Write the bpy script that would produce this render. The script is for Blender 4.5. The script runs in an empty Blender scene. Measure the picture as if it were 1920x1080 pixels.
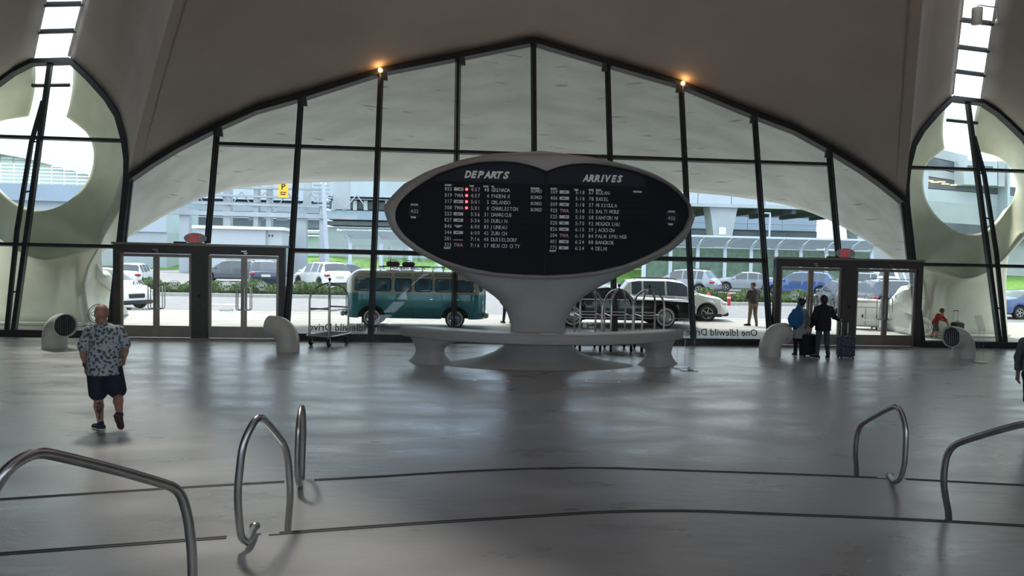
import bpy, math, random
import numpy as np
from mathutils import Vector, Matrix
sc = bpy.context.scene
col = sc.collection
R = math.radians
# ------------------------------------------------------------------ camera
FPX = 1390.0
CAM = np.array([-2.65, 0.0, 2.55])
_p, _y, _r = R(-2.43), R(5.0), R(1.25)
FW = np.array([math.sin(_y)*math.cos(_p), math.cos(_y)*math.cos(_p), math.sin(_p)])
_r0 = np.array([math.cos(_y), -math.sin(_y), 0.0]); _u0 = np.cross(_r0, FW)
RT = _r0*math.cos(_r)+_u0*math.sin(_r); UP = -_r0*math.sin(_r)+_u0*math.cos(_r)
cd = bpy.data.cameras.new('camera'); cam = bpy.data.objects.new('camera', cd); col.objects.link(cam)
cd.sensor_width = 36.0; cd.lens = 36.0*FPX/1920.0; cd.clip_end = 900; cd.clip_start = 0.05
cam.matrix_world = Matrix(((RT[0], UP[0], -FW[0], CAM[0]), (RT[1], UP[1], -FW[1], CAM[1]), (RT[2], UP[2], -FW[2], CAM[2]), (0, 0, 0, 1)))
sc.camera = cam
# ------------------------------------------------------------------ world, sun, exposure
w = bpy.data.worlds.new('sky'); sc.world = w; w.use_nodes = True
wn = w.node_tree.nodes; wl = w.node_tree.links; bg = wn['Background']
tc = wn.new('ShaderNodeTexCoord'); nz = wn.new('ShaderNodeTexNoise'); nz.inputs['Scale'].default_value = 2.2; nz.inputs['Detail'].default_value = 6
cr = wn.new('ShaderNodeValToRGB'); cr.color_ramp.elements[0].color = (0.50, 0.70, 1.0, 1); cr.color_ramp.elements[1].color = (0.92, 0.96, 1.0, 1)
cr.color_ramp.elements[0].position = .3; cr.color_ramp.elements[1].position = .6
wl.new(tc.outputs['Generated'], nz.inputs['Vector']); wl.new(nz.outputs['Fac'], cr.inputs['Fac']); wl.new(cr.outputs['Color'], bg.inputs['Color'])
bg.inputs['Strength'].default_value = 1.85
sd = bpy.data.lights.new('sun', 'SUN'); sun = bpy.data.objects.new('sun', sd); col.objects.link(sun)
sd.energy = 4.2; sd.angle = R(10.0); sd.color = (1.0, .93, .82)
sun.rotation_euler = Vector((0.30, -0.62, -1.2)).to_track_quat('-Z', 'Y').to_euler()
sc.view_settings.view_transform = 'Standard'; sc.view_settings.look = 'None'
sc.view_settings.gamma = 1.0; sc.view_settings.use_curve_mapping = False
sc.view_settings.exposure = 0.6
# ------------------------------------------------------------------ measuring helpers (pixel + a real depth -> world point)
DG = 21.93; TL = math.tan(R(14.0))
def ray(px, py): return FW+RT*((px-960)/FPX)-UP*((py-540)/FPX)
def at_z(px, py, z=0.0): d = ray(px, py); return CAM+d*((z-CAM[2])/d[2])
def at_y(px, py, y): d = ray(px, py); return CAM+d*((y-CAM[1])/d[1])
def gl(x, z, o=0.0): return (x, DG+o+TL*z, z)            # a point on the outward-leaning glass plane
def on_glass(px, py, o=0.0): d = ray(px, py); return CAM+d*((DG+o+TL*CAM[2])/(d[1]-TL*d[2]))
# ------------------------------------------------------------------ mesh helpers
def tag(o, label=None, cat=None, group=None, kind=None):
    if label: o['label'] = label
    if cat: o['category'] = cat
    if group: o['group'] = group
    if kind: o['kind'] = kind
    return o
def thing(name, label, cat, loc=(0, 0, 0), rz=0.0, group=None, kind=None):
    o = bpy.data.objects.new(name, None); col.objects.link(o); o.empty_display_size = .1
    o.location = loc; o.rotation_euler = (0, 0, rz)
    return tag(o, label, cat, group, kind)
def copy_tree(o, parent=None, mirror=None):
    c = o.copy(); col.objects.link(c); c.parent = parent
    for ch in list(o.children): copy_tree(ch, c)
    return c
def catmull(pts, n):
    P = np.array(pts, float); d = np.r_[0, np.cumsum(np.linalg.norm(np.diff(P, axis=0), axis=1))]
    t = np.linspace(0, d[-1], n); out = np.empty((n, P.shape[1]))
    m = np.empty_like(P)
    for i in range(len(P)):
        if i == 0: m[i] = (P[1]-P[0])/(d[1]-d[0])
        elif i == len(P)-1: m[i] = (P[-1]-P[-2])/(d[-1]-d[-2])
        else:
            a = (P[i]-P[i-1])/(d[i]-d[i-1]); b = (P[i+1]-P[i])/(d[i+1]-d[i]); wa = d[i+1]-d[i]; wb = d[i]-d[i-1]
            m[i] = (a*wa+b*wb)/(wa+wb)
    k = np.clip(np.searchsorted(d, t, side='right')-1, 0, len(P)-2)
    h = d[k+1]-d[k]; s = (t-d[k])/h; s2 = s*s; s3 = s2*s
    out = ((2*s3-3*s2+1)[:, None]*P[k]+((s3-2*s2+s)*h)[:, None]*m[k]+(-2*s3+3*s2)[:, None]*P[k+1]+((s3-s2)*h)[:, None]*m[k+1])
    return out
def resample(pts, n):
    P = np.array(pts, float); d = np.r_[0, np.cumsum(np.linalg.norm(np.diff(P, axis=0), axis=1))]; t = np.linspace(0, d[-1], n)
    return np.stack([np.interp(t, d, P[:, i]) for i in range(P.shape[1])], 1)
class MB:
    def __init__(s): s.v = []; s.f = []; s.M = Matrix()
    def add(s, vs, fs):
        n = len(s.v)
        if s.M == Matrix(): s.v += [tuple(float(c) for c in p) for p in vs]
        else: s.v += [tuple(s.M @ Vector([float(c) for c in p])) for p in vs]
        s.f += [tuple(i+n for i in f) for f in fs]; return s
    def box(s, x0, x1, y0, y1, z0, z1, b=0.0):
        if b <= 0:
            vs = [(x, y, z) for z in (z0, z1) for y in (y0, y1) for x in (x0, x1)]
            return s.add(vs, [(0, 2, 3, 1), (4, 5, 7, 6), (0, 1, 5, 4), (2, 6, 7, 3), (0, 4, 6, 2), (1, 3, 7, 5)])
        b = min(b, (x1-x0)*.49, (y1-y0)*.49, (z1-z0)*.49)
        prof = [(x0+b, y0), (x1-b, y0), (x1, y0+b), (x1, y1-b), (x1-b, y1), (x0+b, y1), (x0, y1-b), (x0, y0+b)]
        cx, cy = (x0+x1)/2, (y0+y1)/2
        def ins(p): return (p[0]+(b if p[0] < cx else -b), p[1]+(b if p[1] < cy else -b))
        rows = [[(*ins(p), z0) for p in prof], [(*p, z0+b) for p in prof], [(*p, z1-b) for p in prof], [(*ins(p), z1) for p in prof]]
        return s.rings(rows)
    def rings(s, rows, caps=True, closed=True):
        n = len(rows[0]); vs = [p for r in rows for p in r]; fs = []
        m = n if closed else n-1
        for i in range(len(rows)-1):
            for j in range(m):
                k = (j+1) % n; fs.append((i*n+j, i*n+k, (i+1)*n+k, (i+1)*n+j))
        if caps and closed: fs.append(tuple(range(n))[::-1]); fs.append(tuple((len(rows)-1)*n+j for j in range(n)))
        return s.add(vs, fs)
    def grid(s, rows): return s.rings(rows, caps=False, closed=False)
    def cyl(s, a, b, r0, r1=None, n=12, caps=True):
        r1 = r0 if r1 is None else r1; a = Vector(a); b = Vector(b); d = (b-a).normalized(); t = d.orthogonal().normalized(); u = d.cross(t)
        ring = lambda c, r: [tuple(c+(t*math.cos(q)+u*math.sin(q))*r) for q in [2*math.pi*i/n for i in range(n)]]
        return s.rings([ring(a, r0), ring(b, r1)], caps)
    def tube(s, pts, r, n=10, closed=False):
        P = [Vector([float(c) for c in p]) for p in pts]; L = len(P); rr = r if hasattr(r, '__len__') else [r]*L
        T = []
        for i in range(L):
            a = P[i-1] if (i > 0 or closed) else P[i]; b = P[(i+1) % L] if (i < L-1 or closed) else P[i]
            T.append((b-a).normalized())
        t = T[0].orthogonal().normalized(); rows = []
        for i in range(L):
            t = (t-T[i]*t.dot(T[i])).normalized(); u = T[i].cross(t)
            rows.append([tuple(P[i]+(t*math.cos(q)+u*math.sin(q))*rr[i]) for q in [2*math.pi*k/n for k in range(n)]])
        if closed: rows.append(rows[0])
        return s.rings(rows, caps=not closed)
    def sweep(s, pts, prof, nrm, caps=True):
        """profile [(side, out)] swept along pts; nrm = fixed 'out' direction"""
        P = [Vector([float(c) for c in p]) for p in pts]; L = len(P); N = Vector(nrm); rows = []
        for i in range(L):
            T = (P[min(i+1, L-1)]-P[max(i-1, 0)]).normalized(); S = T.cross(N).normalized()
            rows.append([tuple(P[i]+S*a+N*b) for a, b in prof])
        return s.rings(rows, caps)
    def prism(s, poly, z0, z1, f=None):
        """polygon (a,b) extruded z0..z1; f maps (a,b,c)->xyz"""
        f = f or (lambda a, b, c: (a, b, c)); n = len(poly)
        vs = [f(a, b, z0) for a, b in poly]+[f(a, b, z1) for a, b in poly]
        fs = [tuple(range(n))[::-1], tuple(range(n, 2*n))]+[(i, (i+1) % n, n+(i+1) % n, n+i) for i in range(n)]
        return s.add(vs, fs)
    def lathe(s, prof, n=20, caps=True):
        return s.rings([[(r*math.cos(2*math.pi*k/n), r*math.sin(2*math.pi*k/n), z) for k in range(n)] for r, z in prof], caps)
    def ell(s, c, r, n=14, m=8):
        rows = []
        for i in range(m+1):
            th = math.pi*(i/m); th = min(max(th, .06), math.pi-.06)
            rows.append([(c[0]+r[0]*math.sin(th)*math.cos(2*math.pi*k/n), c[1]+r[1]*math.sin(th)*math.sin(2*math.pi*k/n), c[2]-r[2]*math.cos(th)) for k in range(n)])
        return s.rings(rows)
    def shell(s, name, mat, parent, toward, th):
        """open surface given thickness on the side away from the point 'toward'"""
        o = s.build(name, mat, parent, smooth=60); me = o.data; T = Vector(toward)
        sc_ = sum((T-p.center).normalized().dot(p.normal)*p.area for p in me.polygons)
        if sc_ < 0: me.flip_normals()
        so = o.modifiers.new('thickness', 'SOLIDIFY'); so.thickness = th; so.offset = -1
        return o
    def build(s, name, mat, parent=None, smooth=None, label=None, kind=None):
        me = bpy.data.meshes.new(name); me.from_pydata(s.v, [], s.f); me.validate()
        import bmesh
        bm = bmesh.new(); bm.from_mesh(me); bmesh.ops.recalc_face_normals(bm, faces=bm.faces); bm.to_mesh(me); bm.free()
        if smooth is not None:
            me.polygons.foreach_set('use_smooth', [True]*len(me.polygons)); me.set_sharp_from_angle(angle=R(smooth))
        me.materials.append(mat)
        o = bpy.data.objects.new(name, me); col.objects.link(o)
        if parent: o.parent = parent
        if label: o['label'] = label
        if kind: o['kind'] = kind
        return o
def rrect(x0, x1, y0, y1, r, n=4):
    out = []
    for cx, cy, a in ((x1-r, y0+r, -90), (x1-r, y1-r, 0), (x0+r, y1-r, 90), (x0+r, y0+r, 180)):
        for i in range(n+1): q = R(a+90*i/n); out.append((cx+r*math.cos(q), cy+r*math.sin(q)))
    return out
def ellipse(cx, cy, a, b, n=40): return [(cx+a*math.cos(2*math.pi*i/n), cy+b*math.sin(2*math.pi*i/n)) for i in range(n)]
_tm = {}
def text_mesh(txt, size=1.0, shear=0.0, offset=0.0, align='LEFT', space=1.0, extrude=0.0):
    """text from the built-in font as vertices (in its own xy plane) and faces"""
    key = (txt, size, shear, offset, align, space, extrude)
    if key in _tm: return _tm[key]
    cu = bpy.data.curves.new('t', 'FONT'); cu.body = txt; cu.size = size; cu.shear = shear; cu.offset = offset
    cu.align_x = align; cu.space_character = space; cu.resolution_u = 2; cu.extrude = extrude
    o = bpy.data.objects.new('t', cu); col.objects.link(o)
    bpy.context.view_layer.update()
    me = bpy.data.meshes.new_from_object(o.evaluated_get(bpy.context.evaluated_depsgraph_get()))
    vs = [tuple(v.co) for v in me.vertices]; fs = [tuple(p.vertices) for p in me.polygons]
    bpy.data.objects.remove(o); bpy.data.curves.remove(cu); bpy.data.meshes.remove(me)
    _tm[key] = (vs, fs); return vs, fs
def text(mb, txt, size, f, **k):
    vs, fs = text_mesh(txt, size, **k); mb.add([f(v[0], v[1], v[2]) for v in vs], fs); return mb
# ------------------------------------------------------------------ materials
def pm(name, c, rough=.5, metal=0.0, var=.08, scale=6.0, bump=0.0, bscale=None, stretch=None, spec=.5, coat=0.0, emit=None, es=0.0, c2=None, lo=.35, hi=.65, coords='Object'):
    m = bpy.data.materials.new(name); m.use_nodes = True; nt = m.node_tree; b = nt.nodes['Principled BSDF']
    b.inputs['Roughness'].default_value = rough; b.inputs['Metallic'].default_value = metal
    b.inputs['Specular IOR Level'].default_value = spec; b.inputs['Coat Weight'].default_value = coat
    tcn = nt.nodes.new('ShaderNodeTexCoord'); mp = nt.nodes.new('ShaderNodeMapping'); n = nt.nodes.new('ShaderNodeTexNoise')
    n.inputs['Scale'].default_value = scale; n.inputs['Detail'].default_value = 5
    if stretch: mp.inputs['Scale'].default_value = stretch
    nt.links.new(tcn.outputs[coords], mp.inputs['Vector']); nt.links.new(mp.outputs['Vector'], n.inputs['Vector'])
    r = nt.nodes.new('ShaderNodeValToRGB'); e = r.color_ramp.elements; e[0].position = lo; e[1].position = hi
    a = c2 or tuple(max(0, x*(1-var)) for x in c); e[0].color = (*a[:3], 1); e[1].color = (*(c if c2 else tuple(min(1, x*(1+var)) for x in c)), 1)
    nt.links.new(n.outputs['Fac'], r.inputs['Fac']); nt.links.new(r.outputs['Color'], b.inputs['Base Color'])
    if bump:
        n2 = nt.nodes.new('ShaderNodeTexNoise'); n2.inputs['Scale'].default_value = bscale or scale*4; n2.inputs['Detail'].default_value = 4
        nt.links.new(mp.outputs['Vector'], n2.inputs['Vector'])
        bp = nt.nodes.new('ShaderNodeBump'); bp.inputs['Strength'].default_value = bump; bp.inputs['Distance'].default_value = .02
        nt.links.new(n2.outputs['Fac'], bp.inputs['Height']); nt.links.new(bp.outputs['Normal'], b.inputs['Normal'])
    if emit: b.inputs['Emission Color'].default_value = (*emit, 1); b.inputs['Emission Strength'].default_value = es
    return m
def glass_mat(name, tint, refl=.06, rough=0.0):
    """thin architectural pane: tinted see-through with a mirror reflection that grows at grazing angles"""
    m = bpy.data.materials.new(name); m.use_nodes = True; nt = m.node_tree; nt.nodes.remove(nt.nodes['Principled BSDF'])
    out = nt.nodes['Material Output']; t = nt.nodes.new('ShaderNodeBsdfTransparent'); g = nt.nodes.new('ShaderNodeBsdfGlossy'); mx = nt.nodes.new('ShaderNodeMixShader')
    t.inputs['Color'].default_value = (*tint, 1); g.inputs['Roughness'].default_value = rough
    lw = nt.nodes.new('ShaderNodeLayerWeight'); pw = nt.nodes.new('ShaderNodeMath'); pw.operation = 'POWER'; pw.inputs[1].default_value = 5.0
    nt.links.new(lw.outputs['Facing'], pw.inputs[0])
    mr = nt.nodes.new('ShaderNodeMapRange'); mr.inputs['To Min'].default_value = refl; mr.inputs['To Max'].default_value = .9
    nt.links.new(pw.outputs[0], mr.inputs['Value']); nt.links.new(mr.outputs[0], mx.inputs['Fac'])
    nt.links.new(t.outputs[0], mx.inputs[1]); nt.links.new(g.outputs[0], mx.inputs[2]); nt.links.new(mx.outputs[0], out.inputs['Surface'])
    return m
M = {}
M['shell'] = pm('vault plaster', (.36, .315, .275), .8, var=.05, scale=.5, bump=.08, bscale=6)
M['conc'] = pm('board marked concrete', (.74, .77, .74), .75, var=.10, scale=1.2, bump=.25, bscale=3, stretch=(.35, 1.2, 1.2))
def streaks(m, rot, scale):
    nt = m.node_tree; b = nt.nodes['Principled BSDF']; src = b.inputs['Base Color'].links[0].from_socket
    t = nt.nodes.new('ShaderNodeTexCoord'); mp = nt.nodes.new('ShaderNodeMapping'); mp.inputs['Scale'].default_value = scale; mp.inputs['Rotation'].default_value = rot
    n = nt.nodes.new('ShaderNodeTexNoise'); n.inputs['Scale'].default_value = 1.0; n.inputs['Detail'].default_value = 3; r = nt.nodes.new('ShaderNodeValToRGB'); e = r.color_ramp.elements; e[0].position = .66; e[0].color = (1, 1, 1, 1); e[1].position = .72; e[1].color = (.55, .55, .54, 1)
    mx = nt.nodes.new('ShaderNodeMixRGB'); mx.blend_type = 'MULTIPLY'; mx.inputs['Fac'].default_value = 1
    nt.links.new(t.outputs['Object'], mp.inputs['Vector']); nt.links.new(mp.outputs['Vector'], n.inputs['Vector']); nt.links.new(n.outputs['Fac'], r.inputs['Fac']); nt.links.new(src, mx.inputs['Color1']); nt.links.new(r.outputs['Color'], mx.inputs['Color2']); nt.links.new(mx.outputs['Color'], b.inputs['Base Color'])
streaks(M['conc'], (0, .25, 0), (.9, .9, 14))
M['conc_warm'] = pm('buttress concrete', (.70, .70, .60), .8, var=.10, scale=.9, bump=.2, bscale=4)
M['steel'] = pm('dark painted steel', (.022, .027, .03), .45, var=.15)
M['bronze'] = pm('dark bronze door frame', (.07, .066, .062), .45, metal=.3, var=.1)
M['leaf_metal'] = pm('door stile metal', (.30, .27, .23), .38, metal=.7, var=.08, scale=3)
M['chrome'] = pm('polished steel', (.62, .62, .6), .22, metal=1.0, var=.05)
M['rail'] = pm('brushed rail steel', (.40, .41, .42), .30, metal=1.0, var=.08, scale=12)
M['glass'] = glass_mat('window glass', (.92, .955, .94), .03)
M['eyeglass'] = glass_mat('greenish window glass', (.90, .935, .885), .03)
M['clear'] = glass_mat('clear acrylic', (.93, .95, .96), .07)
M['sky_glass'] = glass_mat('skylight glass', (.96, .98, .97), .03)
M['black'] = pm('black rubber', (.012, .012, .013), .6, var=.2)
M['white'] = pm('white paint', (.8, .8, .79), .5, var=.04)
def vinyl(name, c, k):
    m = bpy.data.materials.new(name); m.use_nodes = True; nt = m.node_tree; b = nt.nodes['Principled BSDF']; b.inputs['Base Color'].default_value = (*c, 1); b.inputs['Roughness'].default_value = .6
    t = nt.nodes.new('ShaderNodeBsdfTranslucent'); t.inputs['Color'].default_value = (*c, 1); mx = nt.nodes.new('ShaderNodeMixShader'); mx.inputs[0].default_value = k
    nt.links.new(b.outputs[0], mx.inputs[1]); nt.links.new(t.outputs[0], mx.inputs[2]); nt.links.new(mx.outputs[0], nt.nodes['Material Output'].inputs['Surface']); return m
M['decal'] = vinyl('white vinyl decal', (.92, .92, .91), .75)
M['decal_grey'] = pm('grey vinyl decal', (.20, .21, .21), .6, var=.02)
# ------------------------------------------------------------------ floor (terrazzo-like penny tile), steps
def floor_mat():
    m = bpy.data.materials.new('penny tile floor'); m.use_nodes = True; nt = m.node_tree; b = nt.nodes['Principled BSDF']; b.inputs['Specular IOR Level'].default_value = 1.0
    tcn = nt.nodes.new('ShaderNodeTexCoord')
    n = nt.nodes.new('ShaderNodeTexNoise'); n.inputs['Scale'].default_value = .7; n.inputs['Detail'].default_value = 8
    mp = nt.nodes.new('ShaderNodeMapping'); mp.inputs['Scale'].default_value = (1, 2.2, 1); mp.inputs['Rotation'].default_value = (0, 0, .12)
    vo = nt.nodes.new('ShaderNodeTexVoronoi'); vo.inputs['Scale'].default_value = 45
    nt.links.new(tcn.outputs['Object'], mp.inputs['Vector']); nt.links.new(mp.outputs['Vector'], n.inputs['Vector']); nt.links.new(tcn.outputs['Object'], vo.inputs['Vector'])
    r = nt.nodes.new('ShaderNodeValToRGB'); e = r.color_ramp.elements; e[0].position = .3; e[1].position = .7; e[0].color = (.262, .27, .283, 1); e[1].color = (.39, .398, .41, 1)
    nt.links.new(n.outputs['Fac'], r.inputs['Fac']); nt.links.new(r.outputs['Color'], b.inputs['Base Color'])
    r2 = nt.nodes.new('ShaderNodeMapRange'); r2.inputs['From Min'].default_value = .3; r2.inputs['From Max'].default_value = .7; r2.inputs['To Min'].default_value = .24; r2.inputs['To Max'].default_value = .40
    nt.links.new(n.outputs['Fac'], r2.inputs['Value']); nt.links.new(r2.outputs[0], b.inputs['Roughness'])
    n3 = nt.nodes.new('ShaderNodeTexNoise'); n3.inputs['Scale'].default_value = 4; n3.inputs['Detail'].default_value = 2
    nt.links.new(mp.outputs['Vector'], n3.inputs['Vector'])
    bp1 = nt.nodes.new('ShaderNodeBump'); bp1.inputs['Strength'].default_value = .07; bp1.inputs['Distance'].default_value = .05; nt.links.new(n3.outputs['Fac'], bp1.inputs['Height'])
    bp2 = nt.nodes.new('ShaderNodeBump'); bp2.inputs['Strength'].default_value = .10; bp2.inputs['Distance'].default_value = .004; nt.links.new(vo.outputs['Distance'], bp2.inputs['Height'])
    nt.links.new(bp1.outputs['Normal'], bp2.inputs['Normal']); nt.links.new(bp2.outputs['Normal'], b.inputs['Normal'])
    return m
M['floor'] = floor_mat()
tag(MB().box(-24, 24, -16, DG+.02, -.3, 0).build('floor', M['floor']), kind='structure', label='glossy grey penny tile lobby floor')
L1 = [at_z(*q, .15) for q in [(-500, 965), (0, 934), (345, 912), (700, 892), (900, 880.5), (1000, 877), (1100, 875.5), (1300, 881), (1600, 892), (1920, 908), (2500, 935)]]
L2 = [at_z(*q, .30) for q in [(-500, 1071), (0, 1035), (440, 1003), (700, 984), (1000, 965), (1130, 957.5), (1240, 955), (1500, 963), (1780, 975), (1915, 983), (2500, 1010)]]
def tread(line, z, i, yback=-16):
    P = catmull([(p[0], p[1]) for p in line], 60)
    poly = [(-24, P[0][1])]+[(x, y) for x, y in P]+[(24, P[-1][1]), (24, yback), (-24, yback)]
    o = MB().prism(poly, z-.15, z).build('floor', M['floor']); tag(o, kind='structure', label='broad curved step of grey penny tile, level %d above the lobby' % i); return o, P
t1, P1 = tread(L1, .15, 1); t2, P2 = tread(L2, .30, 2)
# the two black anti-slip strips along each step edge, broken where a rail is fixed
def strips(P, z, par, gaps):
    for off in (.012, .052):
        segs = []; cur = []
        for i in range(len(P)):
            T = P[min(i+1, len(P)-1)]-P[max(i-1, 0)]; T = T/np.linalg.norm(T); n = np.array([T[1], -T[0]])
            if n[1] > 0: n = -n
            cur.append((P[i]+n*off, P[i]+n*(off+.02)))
        run = []
        for a, b in cur:
            if any(g0 < a[0] < g1 for g0, g1 in gaps):
                if len(run) > 1: segs.append(run)
                run = []
            else: run.append((a, b))
        if len(run) > 1: segs.append(run)
        for rn in segs:
            rows = [[(a[0], a[1], z), (b[0], b[1], z), (b[0], b[1], z+.004), (a[0], a[1], z+.004)] for a, b in rn]
            MB().rings(rows).build('nosing_strip', M['black'], par)
strips(catmull([(p[0], p[1]) for p in L1], 160), .15, t1, [(at_z(1660, 895, .15)[0], at_z(1690, 895, .15)[0]), (at_z(545, 902, .15)[0], at_z(585, 902, .15)[0])])
strips(catmull([(p[0], p[1]) for p in L2], 160), .30, t2, [(at_z(440, 1003, .3)[0], at_z(507, 998, .3)[0])])
for i, (yy, z) in enumerate(((4.35, .45), (2.9, .60), (1.7, .75), (.7, .95))):
    tread([(-9, yy-.35), (-3, yy-.05), (0, yy), (3, yy-.05), (9, yy-.35)], z, 3+i)
# ------------------------------------------------------------------ the glazed front wall
X = (0, 2.43, 4.86, 7.28, 9.72); PX, PZ = 12.17, 4.65; EX = 14.78; FX = 17.43
ARCH = [(0, 9.62), (2.44, 8.97), (4.85, 8.36), (7.28, 7.42), (8.63, 6.95), (9.72, 6.36), (10.84, 5.68), (11.5, 5.2), (PX, PZ)]
EYE = [(PX, PZ), (12.22, 5.2), (12.36, 5.82), (12.63, 6.55), (13.0, 7.08), (13.62, 7.72), (14.24, 8.26), (15.32, 8.17), (15.85, 7.82), (16.2, 7.48), (16.7, 6.95), (17.1, 6.2), (17.36, 5.4), (FX, PZ)]
def archz(x): x = abs(x); return float(np.interp(x, [a for a, b in ARCH], [b for a, b in ARCH]))
def eyez(x): x = abs(x); return float(np.interp(x, [a for a, b in EYE], [b for a, b in EYE]))
B1, B2 = 5.76, 2.58
wall = thing('wall_front', 'leaning glass entrance wall with black steel mullions', None, (0, DG, 0), kind='structure')
def W(p): return (p[0], p[1]-DG, p[2])                       # world -> wall_front local
NG = Vector((0, -math.cos(R(14)), math.sin(R(14))))         # glass normal towards the lobby
def bar(mb, p, q, wd, dp, o=0.0):
    mb.sweep([W(p), W(q)], [(-wd/2, o-dp/2), (wd/2, o-dp/2), (wd/2, o+dp/2), (-wd/2, o+dp/2)], NG)
for s in (-1, 1):
    for i, x in enumerate(X):
        if i == 0 and s < 0: continue
        zb = 2.75 if i == 4 else 0.0
        m = MB(); bar(m, gl(x*s, zb), gl(x*s, archz(x)-.03), .10, .16, .02); bar(m, gl(x*s, zb, .0), gl(x*s, archz(x)-.05), .045, .10, .14)
        bar(m, gl(x*s-.075, zb), gl(x*s-.075, archz(x)-.1), .03, .05, .0); bar(m, gl(x*s+.075, zb), gl(x*s+.075, archz(x)-.1), .03, .05, .0)
        m.build('mullion', M['steel'], wall)
    m = MB(); bar(m, gl(PX*s, 0), gl(PX*s, PZ+.1), .16, .2, .03); bar(m, gl((PX-.13)*s, 2.7), gl((PX-.13)*s, PZ-.02), .05, .08); m.build('mullion', M['steel'], wall)
    m = MB(); bar(m, gl(FX*s, 0), gl(FX*s, PZ+.1), .16, .2, .03); m.build('mullion', M['steel'], wall)
    # eye mullion: a slim lattice post, two chords with rungs
    m = MB(); bar(m, gl(EX*s, 0), gl(EX*s, 8.22), .12, .14, .03)
    m.sweep([W(gl((EX+.05)*s, 6.9, -.05)), W(gl((EX+.18)*s, 5.6, -.12)), W(gl((EX+.24)*s, 3.0, -.12)), W(gl((EX+.16)*s, .05, -.08))], [(-.05, -.05), (.05, -.05), (.05, .05), (-.05, .05)], NG)
    for z in (1.2, 2.58, 4.1, 5.6): m.cyl(W(gl(EX*s, z+.08, -.02)), W(gl((EX+.22)*s, z, -.12)), .025, n=6)
    m.build('mullion', M['steel'], wall)
    # arch frame and eye frame
    m = MB(); A = [W(gl(x*s, z-.09)) for x, z in ARCH]
    m.sweep(A, [(-.09, -.10), (.09, -.10), (.09, .16), (-.09, .16)], NG); m.build('arch_frame', M['steel'], wall)
    m = MB(); m.sweep([W(gl(x*s, z-.07)) for x, z in EYE], [(-.08, -.08), (.08, -.08), (.08, .14), (-.08, .14)], NG); m.build('eye_frame', M['steel'], wall)
    # transoms
    xs = [0]+[x for x in X[1:]]
    for a, b in zip(xs[:-1], xs[1:]):
        m = MB(); bar(m, gl(a*s, B1), gl(b*s, B1), .10, .14, .02); m.build('transom', M['steel'], wall)
        if b <= 7.3:
            m = MB(); bar(m, gl(a*s, B2), gl(b*s, B2), .11, .16, .02); m.build('transom', M['steel'], wall)
    for zz in (B1, B2):
        xa = PX if zz == B2 else 12.35
        m = MB(); bar(m, gl(xa*s, zz), gl(EX*s, zz), .09, .12, .02); bar(m, gl(EX*s, zz), gl(17.4*s, zz), .09, .12, .02); m.build('transom', M['steel'], wall)
    # sill
    for a, b in ((0, 7.28), (12.05, FX)):
        if a == 0 and s < 0: m = MB().box(-b, 0, -.16, .16, 0, .2)
        elif a == 0: m = MB().box(0, b, -.16, .16, 0, .2)
        else: m = MB().box(min(a*s, b*s), max(a*s, b*s), -.16, .16, 0, .2)
        m.build('sill', M['steel'], wall)
    # little bracket at each mullion head
    for x in X[1:]:
        z = archz(x)-.22; m = MB(); c = W(gl((x-.12)*s, z, -.2)); m.prism([(-.1, -.16), (.12, -.16), (.08, .12), (-.02, .12)], -.05, .05, lambda a, b, cc: (c[0]-a*s, c[1]+cc, c[2]+b)); m.build('bracket', M['steel'], wall)
# panes
def pane(pts, mat, nm='pane'):
    m = MB(); n = len(pts); vs = [W(gl(x, z, .004)) for x, z in pts]+[W(gl(x, z, .016)) for x, z in pts]
    m.add(vs, [tuple(range(n)), tuple(range(n, 2*n))[::-1]]+[(i, n+i, n+(i+1) % n, (i+1) % n) for i in range(n)]); m.build(nm, mat, wall)
def topline(a, b, fz): return [(x, fz(x)-.02) for x in [b+(a-b)*i/10 for i in range(11)]]
for s in (-1, 1):
    xs = list(X)+[PX]
    for a, b in zip(xs[:-1], xs[1:]):
        door = b > 7.3
        if not door: pane([(a*s, .15), (b*s, .15), (b*s, B2), (a*s, B2)], M['glass'])
        if b < 9.8:
            pane([(a*s, B2 if not door else 2.7), (b*s, B2 if not door else 2.7), (b*s, B1), (a*s, B1)], M['glass'])
            pane([(a*s, B1), (b*s, B1)]+[(x*s, z) for x, z in topline(a, b, archz)], M['glass'])
        else: pane([(a*s, 2.7), (b*s, 2.7)]+[(x*s, z) for x, z in topline(a, b, archz)], M['glass'])
    for a, b in ((PX, EX), (EX, FX)):
        pane([(a*s, .15), (b*s, .15), (b*s, B2), (a*s, B2)], M['eyeglass'])
        lo = [x for x in np.linspace(a, b, 16)]
        pane([(a*s, B2), (b*s, B2)]+[(x*s, min(eyez(x)-.02, B1)) for x in lo[::-1]], M['eyeglass'])
        pane([(x*s, z) for x, z in [(x, B1) for x in lo if eyez(x) > B1+.05]+[(x, eyez(x)-.02) for x in lo[::-1] if eyez(x) > B1+.05]], M['eyeglass'])
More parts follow.
